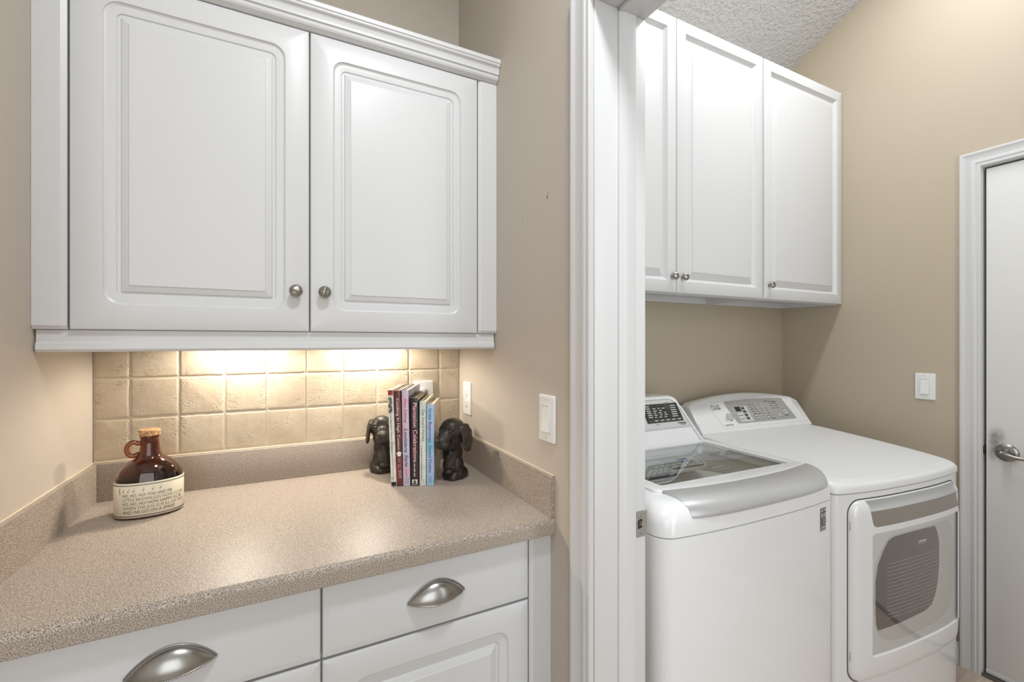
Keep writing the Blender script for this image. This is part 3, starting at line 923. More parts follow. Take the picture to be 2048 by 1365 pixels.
M['bk6c'] = mix2('watercolour_cover', [(0.36, srgb(126, 132, 84)), (0.5, srgb(206, 186, 176)), (0.6, srgb(196, 180, 196)), (0.7, srgb(150, 158, 104))], 16)
M['bk3c'] = mix2('violet_cover', [(0.35, srgb(104, 104, 150)), (0.5, srgb(140, 130, 160)), (0.65, srgb(150, 160, 200))], 18)
M['t_red'] = mat('red_print', srgb(196, 62, 54), 0.5)
M['t_pink'] = mat('pink_print', srgb(238, 186, 196), 0.5)
M['t_navy'] = mat('navy_print', srgb(52, 40, 96), 0.5)
M['t_blue'] = mat('blue_print_spine', srgb(46, 66, 128), 0.5)
M['t_dark'] = mat('charcoal_print', srgb(60, 62, 60), 0.5)
M['t_white'] = mat('ivory_print', srgb(232, 226, 214), 0.5)
M['t_photo'] = mix2('photo_print', [(0.3, srgb(40, 44, 40)), (0.5, srgb(110, 112, 100)), (0.65, srgb(190, 188, 176))], 120)
M['t_rose'] = mat('rose_print', srgb(196, 120, 132), 0.5)
M['t_redband'] = mat('red_band', srgb(140, 44, 38), 0.4)
books = [
    # offset, thickness, height, depth, lean, spine, cover, paperback?
    (0.0000, 0.0158, 0.279, 0.205, 2.1, 'bk1', 'bk1', 'pale spined cookbook with red cap, at the end of the row by the half-hidden dog'),
    (0.0161, 0.0185, 0.277, 0.215, 1.7, 'bk2', 'bk2', 'oxblood cookbook with a white cotton boll on its spine'),
    (0.0349, 0.0198, 0.277, 0.220, 1.1, 'bk3', 'bk3c', 'tall lilac and pink cookbook with slanted lettering on its spine'),
    (0.0570, 0.0225, 0.2550, 0.205, 0.5, 'bk4', 'bk4', 'black and wine cookbook with large pink spine title'),
    (0.0815, 0.0185, 0.2450, 0.190, 0.0, 'bk5', 'bk5', 'narrow pale sage cookbook between the black book and the blue book'),
    (0.1018, 0.0215, 0.2365, 0.184, 0.0, 'bk6', 'bk6c', 'short watercolour-blue cookbook against the face of the dog bookend'),
]
ub, vb = Vector((math.cos(BR), math.sin(BR), 0)), Vector((-math.sin(BR), math.cos(BR), 0))
for bi, (off, w, h, dep, lean, sm, cm, label) in enumerate(books):
    loc = BO + ub * off
    t = thing('cookbook', label, 'book', loc, BR, 'cookbooks between the dog bookends')
    t.rotation_euler = (0, math.radians(-lean), BR)
    c = 0.0018
    mb = MB()
    # slightly rounded spine joined to two boards
    sp_ = []
    for i in range(9):
        a = PI * i / 8
        sp_.append((w / 2 - (w / 2) * math.cos(a), -0.0022 * math.sin(a)))
    outl = sp_ + [(w, dep), (w - c, dep), (w - c, 0.004), (c, 0.004), (c, dep), (0, dep)]
    mb.prism_z(outl, 0.0, h)
    for i, f in enumerate(mb.f):
        pass
    # boards take the cover material
    n = len(outl)
    for i in range(n):
        mb.mi[i] = 0 if i < 8 else 1
    mb.mi[n] = 1; mb.mi[n + 1] = 1
    mb.build('cover', [M[sm], M[cm]], t, smooth=25, local=True)
    mb = MB(); mb.box(c, w - c, 0.0042, dep - 0.004, 0.003, h - 0.004)
    mb.build('page_block', M['paper'], t, smooth=0, local=True)
    # spine lettering reads from top to bottom: u runs down, v runs towards -x (left edge of letters up)
    def sp(x_, z_):
        q = max(-1.0, min(1.0, (x_ - w / 2) / (w / 2)))
        return (x_, -0.0022 * math.sqrt(max(0, 1 - q * q)) - 0.0005, z_)
    def down(zt, xb):   # text placed with its top at zt going down, baseline at x = xb
        return lambda u, v: sp(xb + v, zt - u)
    mb = MB(); ms = []
    def rsp(xa, xb, za, zb_, mi):
        for k in range(8):
            rect2d(mb, sp, xa + (xb - xa) * k / 8, xa + (xb - xa) * (k + 1) / 8, za, zb_, mi)
    if bi == 0:
        ms = [M['t_dark'], M['t_redband'], M['t_photo'], M['ink_black'], M['t_rose']]
        rsp(0.001, w - 0.001, h - 0.015, h - 0.0005, 1)
        rsp(0.001, w * 0.72, h - 0.066, h - 0.021, 2)
        add_text(mb, "Lee Bailey's New Orleans", down(h - 0.068, 0.0046), 0.116, 0.0052, 0)
        add_text(mb, 'GOOD FOOD AND GLORIOUS HOUSES', down(h - 0.186, 0.0060), 0.066, 0.0024, 4) if False else None
        for k in range(14):
            stroke(mb, down(h - 0.188 - k * 0.0045, 0.0070), [(0, 0), (0.0026, 0)], 0.0016, 4)
        rsp(0.001, w - 0.001, 0.0005, 0.012, 3)
        for k in range(3):
            stroke(mb, sp, [(0.003, 0.018 + k * 0.004), (0.009, 0.018 + k * 0.004)], 0.0011, 0)
    elif bi == 1:
        ms = [M['t_white'], M['t_rose'], M['t_redband']]
        add_text(mb, 'Cooking In High Cotton', down(h - 0.022, 0.0060), 0.150, 0.0074, 0)
        for (dx, dz) in ((0, 0), (0.004, 0.002), (-0.004, 0.002), (0.002, -0.004), (-0.002, -0.004), (0, 0.005)):
            disc2d(mb, sp, 0.0095 + dx, h - 0.184 + dz, 0.0032, 0.0032, 0, 10)
        for k in range(12):
            if k % 5 != 4:
                stroke(mb, down(h - 0.196 - k * 0.0032, 0.0115), [(0, 0), (0.0022, 0)], 0.0019, 1)
                stroke(mb, down(h - 0.196 - k * 0.0034, 0.0068), [(0, 0), (0.0024, 0)], 0.0019, 1)
        rsp(0.0012, 0.0060, 0.012, 0.062, 2)
        for k in range(5):
            stroke(mb, sp, [(0.007, 0.024 + k * 0.0045), (0.0145, 0.024 + k * 0.0045)], 0.0010, 0)
    elif bi == 2:
        ms = [M['t_red'], M['t_navy'], M['t_rose'], M['t_dark']]
        add_text(mb, 'Fine Dining', down(h - 0.024, 0.0070), 0.070, 0.0075, 0, bold=0.01, shear=0.25)
        add_text(mb, 'Louisiana Style', down(h - 0.110, 0.0060), 0.112, 0.0098, 1, bold=0.008, shear=0.3)
        for k in range(15):
            stroke(mb, down(h - 0.226 - k * 0.0016, 0.0092), [(0, -0.001), (0.0009, 0.0022)], 0.0010, 2)
        for k in range(4):
            stroke(mb, sp, [(0.006, 0.007 + k * 0.005), (0.017, 0.008 + k * 0.005)], 0.0009, 3)
    elif bi == 3:
        ms = [M['t_pink'], M['t_white'], M['ink_black']]
        add_text(mb, 'Plantation Celebrations', down(h - 0.014, 0.0078), 0.172, 0.0108, 0, bold=0.008)
        for k in range(18):
            if k % 6 != 5:
                stroke(mb, down(h - 0.190 - k * 0.0023, 0.0105), [(0, -0.0012), (0.0012, 0.0016)], 0.0013, 1)
        rsp(0.0035, w - 0.0035, 0.003, 0.018, 1)
        q2 = lambda u, v: (w / 2 + u, -0.0034, 0.0105 + v)
        disc2d(mb, q2, 0, 0.0014, 0.0042, 0.0042, 2, 16)
        disc2d(mb, lambda u, v: (w / 2 + u, -0.0037, 0.0105 + v), 0, 0.0010, 0.0015, 0.0015, 1, 12)
        rect2d(mb, lambda u, v: (w / 2 + u, -0.0040, 0.0105 + v), -0.0062, 0.0062, -0.0054, -0.0026, 2)
    elif bi == 4:
        ms = [M['t_dark'], M['t_rose']]
        add_text(mb, "The Swan's Palette", down(h - 0.022, 0.0075), 0.094, 0.0068, 0)
        add_text(mb, 'Forward Arts Foundation of Atlanta', down(h - 0.128, 0.0050), 0.102, 0.0036, 0, bold=0.008)
        stroke(mb, sp, [(0.010, 0.010), (0.013, 0.016), (0.011, 0.018)], 0.0008, 0)
    else:
        ms = [M['t_blue'], M['t_dark']]
        add_text(mb, 'Great Beginnings, Grand Finales', down(h - 0.012, 0.0068), 0.187, 0.0090, 0, bold=0.002)
        for k in range(7):
            stroke(mb, sp, [(0.006 + 0.001 * (k % 3), 0.009 + k * 0.003), (0.015, 0.009 + k * 0.003)], 0.0006, 0)
    mb.build('spine_lettering', ms, t, smooth=0, local=True)

# ------------------------------------------------------------------ puppy bookends
def puppy(label, loc, rz, mirror, fdir, hx_=0.010, HS=1.16):
    t = thing('dog_bookend', label, 'bookend', loc, rz, 'pair of dog bookends')
    sg = -1 if mirror else 1
    # local: x away from the books, y away from the viewer, z up (metres); head looks to -x and -y
    f = Vector(fdir).normalized()
    s = Vector((-f.y, f.x, 0)).normalized()      # towards the ear that shows
    u = s.cross(f).normalized()
    if u.z < 0: u = -u
    HC = Vector((hx_, -0.034, 0.1495))
    def hp(a, b, c): return HC + (f * a + s * b + u * c) * HS
    Rh = Matrix((f, s, u)).transposed()
    body = MB()
    def E_(c, r): body.ellipsoid(hp(*c), tuple(q * HS for q in r), Rh)
    E_((0, 0, 0.004), (0.035, 0.032, 0.031))
    E_((0.004, 0, 0.016), (0.027, 0.027, 0.019))
    E_((-0.006, 0, -0.012), (0.031, 0.030, 0.026))
    E_((0.020, 0, -0.004), (0.028, 0.0215, 0.019))
    E_((0.036, 0, -0.013), (0.024, 0.0180, 0.015))
    E_((0.038, 0, -0.023), (0.021, 0.0215, 0.015))
    E_((0.022, 0, -0.030), (0.026, 0.0205, 0.013))
    E_((0.019, 0.0165, 0.013), (0.011, 0.009, 0.006))
    E_((0.019, -0.0165, 0.013), (0.011, 0.009, 0.006))
    # neck, chest, haunch, front legs
    body.ellipsoid((0.007, -0.016, 0.116), (0.029, 0.031, 0.032))
    body.ellipsoid((0.006, 0.000, 0.078), (0.031, 0.033, 0.050))
    body.ellipsoid((0.008, 0.006, 0.038), (0.033, 0.036, 0.036))
    body.ellipsoid((-0.002, -0.026, 0.062), (0.015, 0.012, 0.038), Matrix.Rotation(0.25, 3, 'Y'))
    body.ellipsoid((0.020, -0.016, 0.042), (0.016, 0.014, 0.036))
    body.ellipsoid((-0.004, -0.033, 0.028), (0.015, 0.013, 0.010))
    # ears: broad flaps hanging flat against the head
    for b in (1, -1):
        tl = Matrix.Rotation(math.radians(9 * b), 3, f)
        body.ellipsoid(hp(-0.012, 0.029 * b, 0.010), (0.021, 0.011, 0.013), tl @ Rh)
        body.ellipsoid(hp(-0.013, 0.0355 * b, -0.004), (0.024, 0.0072, 0.020), tl @ Rh)
        body.ellipsoid(hp(-0.012, 0.0385 * b, -0.020), (0.024, 0.0066, 0.023), tl @ Rh)
        body.ellipsoid(hp(-0.009, 0.0395 * b, -0.036), (0.017, 0.0062, 0.017), tl @ Rh)
    if mirror: body.xform(lambda p: (-p.x, p.y, p.z))
    o = body.build('dog_figure', M['bronze'], t, local=True)
    rm = o.modifiers.new('merge', 'REMESH'); rm.mode = 'VOXEL'; rm.voxel_size = 0.0018; rm.use_smooth_shade = True
    smd = o.modifiers.new('soften', 'SMOOTH'); smd.factor = 0.6; smd.iterations = 5
    # rough cast base like a mound
    b = MB()
    rings = []
    n = 40
    for (zz, sc) in ((0.0005, 1.0), (0.006, 1.03), (0.014, 0.98), (0.022, 0.82), (0.028, 0.55)):
        ring = []
        for i in range(n):
            a = 2 * PI * i / n
            r = 1 + 0.08 * math.sin(3 * a + 0.6) + 0.04 * math.sin(7 * a)
            lx = max(-0.030, 0.012 + 0.037 * r * math.cos(a) * sc)
            ring.append((lx * sg, 0.004 + 0.040 * r * math.sin(a) * sc, zz + (0.008 * max(0, math.cos(a)) if zz > 0.004 else 0)))
        rings.append(ring)
    b.loft(rings)
    b.build('base', M['bronze'], t, smooth=60, local=True)
    # shaggy patch over the near foreleg
    b = MB()
    b.ellipsoid((0.0040, -0.0285, 0.062), (0.0135, 0.0125, 0.029), Matrix.Rotation(0.28, 3, 'Y') @ Matrix.Rotation(-0.1, 3, 'X'))
    if mirror: b.xform(lambda p: (-p.x, p.y, p.z))
    b.build('shaggy_foreleg', M['bronze_rough'], t, smooth=60, local=True)
    for bb in (1, -1):
        b = MB(); b.ellipsoid(hp(0.0285, 0.0185 * bb, 0.0080), (0.0048, 0.0048, 0.0044), Rh, 14)
        if mirror: b.xform(lambda p: (-p.x, p.y, p.z))
        b.build('eye', M['eye'], t, smooth=60, local=True)
    b = MB(); b.ellipsoid(hp(0.0585, 0, -0.0105), (0.0064, 0.0095, 0.0072), Rh, 16)
    if mirror: b.xform(lambda p: (-p.x, p.y, p.z))
    b.build('nose', M['bronze'], t, smooth=60, local=True)
    return t
def beside(along, back): return tuple(BO + ub * along + vb * back - Vector((0, 0, 0.0004)))
puppy('dark bronze puppy bookend beside the blue cookbook, its eye and drooping ear in full view', beside(0.1655, 0.074), BR, False, (-0.62, -0.78, -0.08))
puppy('dark bronze puppy bookend half hidden behind the pale cookbook', beside(-0.0520, 0.157), BR, True, (-0.30, -0.95, -0.08), 0.004, 1.04)

# ------------------------------------------------------------------ appliances: shared
def facemap(y0, z0, k, lift=0.0006):
    """place(x, z) on a leaning console face, in local coordinates"""
    n = Vector((0, -1, k)).normalized() * lift
    return lambda x, z: (x + n.x, y0 + k * (z - z0) + n.y, z + n.z)

def logo_mark(mb, P, cx, cz, r, mi=0):
    """round face mark beside two letters"""
    ring2d(mb, P, cx, cz, r, r, r * 0.16, mi, 28, 0.35, 2 * PI - 0.05)
    stroke(mb, P, [(cx, cz + r * 0.5), (cx, cz - r * 0.45), (cx + r * 0.45, cz - r * 0.45)], r * 0.15, mi)
    disc2d(mb, P, cx - r * 0.38, cz + r * 0.38, r * 0.13, r * 0.13, mi, 10)
    add_text(mb, 'LG', lambda u, v: P(cx + r * 1.25 + u, cz - r * 0.72 + v), None, r * 1.5, mi, bold=0.02)

def dashes(mb, P, x, z, widths, h, mi=0, gap=None):
    for w in widths:
        # short print strokes, like words too small to read
        k = max(2, int(w / (h * 0.55)))
        for i in range(k):
            hh = h * (0.75 + 0.25 * ((i * 7 + int(z * 9999)) % 3) / 2)
            rect2d(mb, P, x + w * i / k, x + w * (i + 0.72) / k, z, z + hh, mi)
        x += w + (gap or h * 1.2)
    return x

# ------------------------------------------------------------------ dryer
DW = 0.722
dry = thing('clothes_dryer', 'white front-loading dryer with round-cornered glass door and tilted silver control panel', 'dryer', (1.578, 0.804, 0.0), math.radians(-5))
def dbow(x): return -0.0285 * (1 - min(1.0, abs(2 * x / DW - 1)) ** 2.6)
mb = MB()
R1 = lambda ins, z, r=0.02: [(x, y, z) for x, y in rrect(ins, DW - ins, ins, 0.695, r, 6, 16, dbow)]
mb.loft([R1(0.01, 0.025), R1(0.003, 0.03), R1(0.003, 0.8365), R1(0.012, 0.8385)])
mb.build('body', M['appliance'], dry, smooth=40, local=True)
for fx in (0.06, DW - 0.06):
    for fy in (0.07, 0.62):
        mb = MB(); mb.lathe([(0.016, 0.0003), (0.018, 0.004), (0.012, 0.012), (0.012, 0.03)], (fx, fy, 0), 'z', 16)
        mb.build('foot', M['gasket'], dry, local=True)
# worktop: gently domed, lip round the edge
def dome(y): return 0.052 * min(1.0, max(0.0, y / 0.52)) ** 0.62
mb = MB()
zt0 = 0.8395
base = R1(0.004, zt0)
lip1 = R1(0.0, zt0 + 0.002)
lip2 = R1(0.0, zt0 + 0.018)
rings = [base, lip1, lip2]
for ins, add in ((0.002, 0.0245), (0.007, 0.0285), (0.016, 0.0305), (0.035, 0.0315)):
    o = rrect(ins, DW - ins, ins, 0.695 - ins * 0.3, 0.03 + ins * 0.3, 6, 16, dbow)
    rings.append([(x, y, zt0 + add + dome(y) * 1.0) for x, y in o])
# domed middle as strips
mb.loft(rings, True, False)
rings2 = []
last = rings[-1]
cx_, cy_ = DW / 2, 0.33
for q in (0.8, 0.6, 0.4, 0.2):
    rings2.append([(cx_ + (p[0] - cx_) * q, cy_ + (p[1] - cy_) * q, zt0 + 0.0315 + dome(cy_ + (p[1] - cy_) * q)) for p in last])
mb.loft([last] + rings2, False, True)
# fix: raise the lip side walls to follow the dome at the sides
def lift_side(p):
    d_ = dome(p.y)
    if zt0 + 0.017 < p.z < zt0 + 0.019:
        return (p.x, p.y, p.z + d_)
    return p
mb.xform(lift_side)
mb.build('worktop', M['appliance_top'], dry, smooth=40, local=True)
# console
KD = 0.75
YC0, ZC0 = 0.552, 0.922
def con_outline(ins, n=24):
    """x, z outline of the leaning face: flat bottom, arched top"""
    pts = []
    x0, x1 = 0.006 + ins, DW - 0.004 - ins
    pts.append((x0, ZC0 + ins)); pts.append((x1, ZC0 + ins))
    for i in range(n + 1):
        t = i / n
        x = x1 + (x0 - x1) * t
        q = abs(2 * t - 1)
        z = 1.0815 - 0.036 * q ** 2.0 - ins
        if q > 0.93:
            z -= 0.010 * ((q - 0.93) / 0.07) ** 2
        pts.append((x, z))
    return pts
mb = MB()
fr0 = [(x, YC0 + KD * (z - ZC0), z) for x, z in con_outline(0.006)]
fr1 = [(x, YC0 + 0.004 + KD * (z - ZC0), z) for x, z in con_outline(0.0015)]
fr2 = [(x, YC0 + 0.012 + KD * (z - ZC0), z) for x, z in con_outline(0.0)]
bk = [(x, max(0.700, YC0 + 0.03 + KD * (z - ZC0)), z) for x, z in con_outline(0.004)]
mb.loft([fr0, fr1, fr2, bk])
mb.box(0.008, DW - 0.006, YC0 + 0.006, 0.69, 0.870, ZC0 + 0.008, 0.003)
mb.build('console', M['appliance'], dry, smooth=30, local=True)
PF = facemap(YC0, ZC0, KD, 0.0008)
# pale overlay and silver panel
mb = MB()
o1 = [(0.120, 1.046), (0.145, 0.945), (0.700, 0.945), (0.676, 1.046)]
def arc_top(xa, xb, za, zmid, n=14):
    return [(xa + (xb - xa) * i / n, za + (zmid - za) * (1 - (2 * i / n - 1) ** 2)) for i in range(n + 1)]
poly = [(0.150, 0.942), (0.686, 0.942)] + list(reversed(arc_top(0.116, 0.672, 1.040, 1.052)))
mb.add([PF(*p) for p in poly], [tuple(range(len(poly)))])
mb.build('console_overlay', M['appliance'], dry, smooth=0, local=True)
PF2 = facemap(YC0, ZC0, KD, 0.0016)
PF3 = facemap(YC0, ZC0, KD, 0.0022)
mb = MB()
poly = [(0.247, 0.955), (0.628, 0.955), (0.632, 0.962), (0.612, 1.046), (0.606, 1.048)] + list(reversed(arc_top(0.224, 0.600, 1.0475, 1.053)))[1:] + [(0.220, 1.042), (0.231, 0.985), (0.238, 0.962)]
mb.add([PF2(*p) for p in poly], [tuple(range(len(poly)))])
pan = mb.build('control_panel', M['panel_silver'], dry, smooth=0, local=True)
mb = MB()
rect2d(mb, PF3, 0.268, 0.302, 1.004, 1.023, 0)
disp = mb.build('display', M['display'], pan, local=True, smooth=0)
mb = MB()
# legend beside the display
rect2d(mb, PF3, 0.2660, 0.345, 0.961, 1.0025, 2)
rect2d(mb, PF3, 0.3045, 0.345, 0.9990, 1.024, 2)
PF4 = facemap(YC0, ZC0, KD, 0.0028)
for i in range(4):
    zz = 1.0105 - i * 0.0142
    rect2d(mb, PF4, 0.3075, 0.3275, zz, zz + 0.009, 0)
    dashes(mb, PF4, 0.305, zz + 0.0105, [0.012, 0.010], 0.0018, 1)
    if i:
        dashes(mb, PF4, 0.270, zz + 0.003, [0.008, 0.011, 0.007], 0.0026, 0, 0.001)
mb.build('display_legend', [M['ink'], M['ink'], M['panel_grey']], disp, smooth=0, local=True)
mb = MB()
for r_ in range(5):
    dashes(mb, PF3, 0.360 + r_ * 0.002, 1.027 - r_ * 0.0098, [0.020, 0.016], 0.0026, 0, 0.009)
    rect2d(mb, PF3, 0.430, 0.434, 1.027 - r_ * 0.0098, 1.0305 - r_ * 0.0098, 0)
    if r_ > 1:
        dashes(mb, PF3, 0.462, 1.027 - r_ * 0.0098, [0.012], 0.0026, 0)
mb.build('cycle_legend', [M['ink']], pan, smooth=0, local=True)
mb = MB()
for (xx, zz, ww) in ((0.470, 1.0345, [0.022, 0.024]), (0.486, 1.040, [0.02]), (0.530, 1.0345, [0.034]), (0.506, 1.026, [0.020, 0.020]), (0.530, 1.0295, [0.018]), (0.506, 1.016, [0.022, 0.022]), (0.508, 1.005, [0.022, 0.014])):
    dashes(mb, PF3, xx, zz, ww, 0.0026, 0, 0.010)
mb.build('option_legend', [M['ink']], pan, smooth=0, local=True)
for (xx, zz, ww) in ((0.560, 0.9700, 0.030), (0.470, 0.9625, 0.018)):
    mb = MB(); dashes(mb, PF3, xx, zz, [ww], 0.0028, 0)
    mb.build('button_caption', [M['ink']], pan, smooth=0, local=True)
for i, (bx, bz, br) in enumerate(((0.374, 0.9755, 0.0125), (0.411, 0.9755, 0.0125), (0.448, 0.9755, 0.0125), (0.485, 0.9755, 0.0125), (0.531, 0.9755, 0.0125), (0.582, 0.987, 0.0165))):
    mb = MB()
    n = Vector((0, -1, KD)).normalized()
    c0 = [Vector(PF2(bx + br * math.cos(2 * PI * k / 22), bz + br * 0.8 * math.sin(2 * PI * k / 22))) for k in range(22)]
    c1 = [p + n * 0.0022 for p in c0]
    cc = Vector(PF2(bx, bz))
    c2 = [cc + (p - cc) * 0.84 + n * 0.0026 for p in c0]
    mb.loft([c0, c1, c2], False, True)
    P5 = lambda u, v: tuple(Vector(PF2(u, v)) + n * 0.0032)
    ring2d(mb, P5, bx, bz, br * 0.98, br * 0.8, 0.0013, 1, 24)
    if i == 5:
        stroke(mb, P5, [(bx - 0.004, bz + 0.004), (bx - 0.004, bz - 0.004)], 0.0022, 1)
        stroke(mb, P5, [(bx + 0.0002, bz + 0.004), (bx + 0.0042, bz), (bx + 0.0002, bz - 0.004)], 0.002, 1)
    elif i != 4:
        rect2d(mb, P5, bx - 0.005, bx + 0.005, bz - 0.0022, bz + 0.0028, 1)
    else:
        dashes(mb, P5, bx - 0.006, bz - 0.001, [0.012], 0.0026, 1)
    mb.build('button', [M['panel_grey'], M['ink']], pan, smooth=30, local=True)
mb = MB()
n = Vector((0, -1, KD)).normalized()
c0 = [Vector(PF(0.207 + 0.018 * math.cos(2 * PI * k / 24), 0.9825 + 0.0145 * math.sin(2 * PI * k / 24))) for k in range(24)]
cc = Vector(PF(0.207, 0.9825))
mb.loft([c0, [p + n * 0.0025 for p in c0], [cc + (p - cc) * 0.85 + n * 0.003 for p in c0]], False, True)
P5 = lambda u, v: tuple(Vector(PF(u, v)) + n * 0.0034)
ring2d(mb, P5, 0.207, 0.9825, 0.0178, 0.0142, 0.0016, 1, 28)
ring2d(mb, P5, 0.207, 0.9820, 0.0065, 0.0055, 0.0010, 1, 20, PI / 2 + 0.5, PI / 2 - 0.5 + 2 * PI)
stroke(mb, P5, [(0.207, 0.9895), (0.207, 0.984)], 0.001, 1)
mb.build('power_button', [M['panel_grey'], M['ink']], dry, smooth=30, local=True)
mb = MB()
logo_mark(mb, PF2, 0.139, 1.0265, 0.0115)
mb.build('maker_logo', M['ink'], dry, smooth=0, local=True)
mb = MB()
add_text(mb, 'Sensor Dry', lambda u, v: PF2(0.160 + u, 0.9505 + v), 0.048, 0.0062, 0, bold=0.01)
mb.build('caption', M['ink'], dry, smooth=0, local=True)
mb = MB()
dashes(mb, PF2, 0.176, 0.977, [0.008], 0.003, 0)
dashes(mb, PF2, 0.177, 0.970, [0.010], 0.003, 0)
mb.build('lettering', M['ink'], dry, smooth=0, local=True)

# dryer door
def fy(x): return dbow(x) + 0.003
dd = None
def door_face(pts, lift):
    return [(x, fy(x) - lift, z) for x, z in pts]
DX0, DX1, DZ0, DZ1 = 0.052, 0.670, 0.226, 0.816
mb = MB()
oa = lambda ins, r: rrect(DX0 + ins, DX1 - ins, DZ0 + ins, DZ1 - ins, r, 8, 14)
def arch(pts, amt):
    """belly of the lower edge"""
    return pts
mb.loft([door_face(oa(0.0, 0.045), -0.006), door_face(oa(0.0, 0.045), 0.003), door_face(oa(0.004, 0.042), 0.011), door_face(oa(0.014, 0.036), 0.018), door_face(oa(0.030, 0.030), 0.0205),
         door_face(rrect(0.1275, 0.6560, 0.306, 0.7085, 0.012, 8, 14), 0.0205), door_face(rrect(0.1300, 0.6535, 0.3095, 0.7060, 0.011, 8, 14), 0.0150)], True, True)
dd = mb.build('door', M['appliance'], dry, smooth=0, local=True)
cut = MB()
crs = []
for i in range(25):
    t = i / 24
    r = []
    for (lf, z, ia, ib) in ((0.05, 0.7815, 0.119, 0.646), (0.0198, 0.7815, 0.119, 0.646), (0.0120, 0.7850, 0.1185, 0.647), (0.0075, 0.7920, 0.117, 0.6475), (0.0060, 0.80, 0.114, 0.648), (0.0055, 0.84, 0.104, 0.650), (0.05, 0.84, 0.104, 0.650)):
        x = ia + (ib - ia) * t
        r.append((x, fy(x) - lf, z))
    crs.append(r)
cut.loft(crs)
cuto = cut.build('scoop_cutter', M['silver'], dry, smooth=0, local=True)
bo = dd.modifiers.new('scoop', 'BOOLEAN'); bo.operation = 'DIFFERENCE'; bo.object = cuto; bo.solver = 'EXACT'
dg = bpy.context.evaluated_depsgraph_get()
nm = bpy.data.meshes.new_from_object(dd.evaluated_get(dg), preserve_all_data_layers=True, depsgraph=dg)
dd.modifiers.clear(); dd.data = nm
bpy.data.objects.remove(cuto)
dd.data.shade_smooth(); dd.data.set_sharp_from_angle(angle=math.radians(28))
# shadow gap round the door
mb = MB()
mb.loft([door_face(oa(-0.0035, 0.047), 0.0006), door_face(oa(0.002, 0.044), 0.0006)], False, False)
mb.build('door_gap', M['gasket'], dry, local=True)
# window: pale glass border, moulded recess line, smoked centre
mb = MB()
def grid_face(x0, x1, z0, z1, lift, nx=16):
    vs, fs = [], []
    for i in range(nx + 1):
        x = x0 + (x1 - x0) * i / nx
        vs += [(x, fy(x) - lift, z0), (x, fy(x) - lift, z1)]
    return vs, [(2 * i, 2 * i + 2, 2 * i + 3, 2 * i + 1) for i in range(nx)]
mb.add(*grid_face(0.1302, 0.6533, 0.3097, 0.7058, 0.0158))
win = mb.build('window_glass', M['glass_door'], dd, smooth=60, local=True)
mb = MB()
def smooth_poly(ctrl, n=6):
    out = []
    m = len(ctrl)
    for i in range(m):
        p0, p1, p2, p3 = ctrl[i - 1], ctrl[i], ctrl[(i + 1) % m], ctrl[(i + 2) % m]
        for k in range(n):
            t = k / n
            q = []
            for a in (0, 1):
                q.append(0.5 * ((2 * p1[a]) + (-p0[a] + p2[a]) * t + (2 * p0[a] - 5 * p1[a] + 4 * p2[a] - p3[a]) * t * t + (-p0[a] + 3 * p1[a] - 3 * p2[a] + p3[a]) * t ** 3))
            out.append(tuple(q))
    return out
dark = [(0.158, 0.387), (0.150, 0.410), (0.147, 0.46), (0.147, 0.55), (0.158, 0.602), (0.184, 0.647), (0.208, 0.6745), (0.236, 0.6845), (0.33, 0.6865), (0.43, 0.6855), (0.4735, 0.684), (0.489, 0.662), (0.5010, 0.629), (0.5030, 0.55), (0.4945, 0.488), (0.478, 0.445), (0.457, 0.415), (0.430, 0.4035), (0.404, 0.3985), (0.30, 0.3925), (0.22, 0.389)]
def tri_fan_face(ctrl, lift):
    """fill an outline on the bowed face with strips in x so it follows the curve"""
    bm = bmesh.new()
    vs = [bm.verts.new((x, 0, z)) for x, z in ctrl]
    fc = bm.faces.new(vs)
    xs0, xs1 = min(x for x, z in ctrl), max(x for x, z in ctrl)
    for i in range(1, 14):
        x = xs0 + (xs1 - xs0) * i / 14
        geom = bm.verts[:] + bm.edges[:] + bm.faces[:]
        bmesh.ops.bisect_plane(bm, geom=geom, plane_co=(x, 0, 0), plane_no=(1, 0, 0))
    bmesh.ops.triangulate(bm, faces=bm.faces[:])
    bm.verts.index_update()
    out = ([(v.co.x, fy(v.co.x) - lift, v.co.z) for v in bm.verts], [[v.index for v in f.verts] for f in bm.faces])
    bm.free()
    return out
mb.add(*tri_fan_face(dark, 0.0164))
mb.build('smoked_window', M['glass_dark'], win, smooth=60, local=True)
# moulded recess a shade darker round the smoked centre
mb = MB()
rec = [(0.150, 0.400), (0.165, 0.368), (0.190, 0.350), (0.24, 0.3395), (0.36, 0.3395), (0.48, 0.342), (0.560, 0.362), (0.600, 0.405), (0.6195, 0.47), (0.6215, 0.55), (0.612, 0.62), (0.590, 0.672), (0.572, 0.688), (0.545, 0.6915), (0.40, 0.6905), (0.235, 0.6895), (0.20, 0.675), (0.170, 0.64), (0.148, 0.60), (0.142, 0.55), (0.142, 0.45)]
mb.add(*tri_fan_face(smooth_poly(rec, 4), 0.0161))
mb.build('recess', M['glass_recess'], win, smooth=60, local=True)
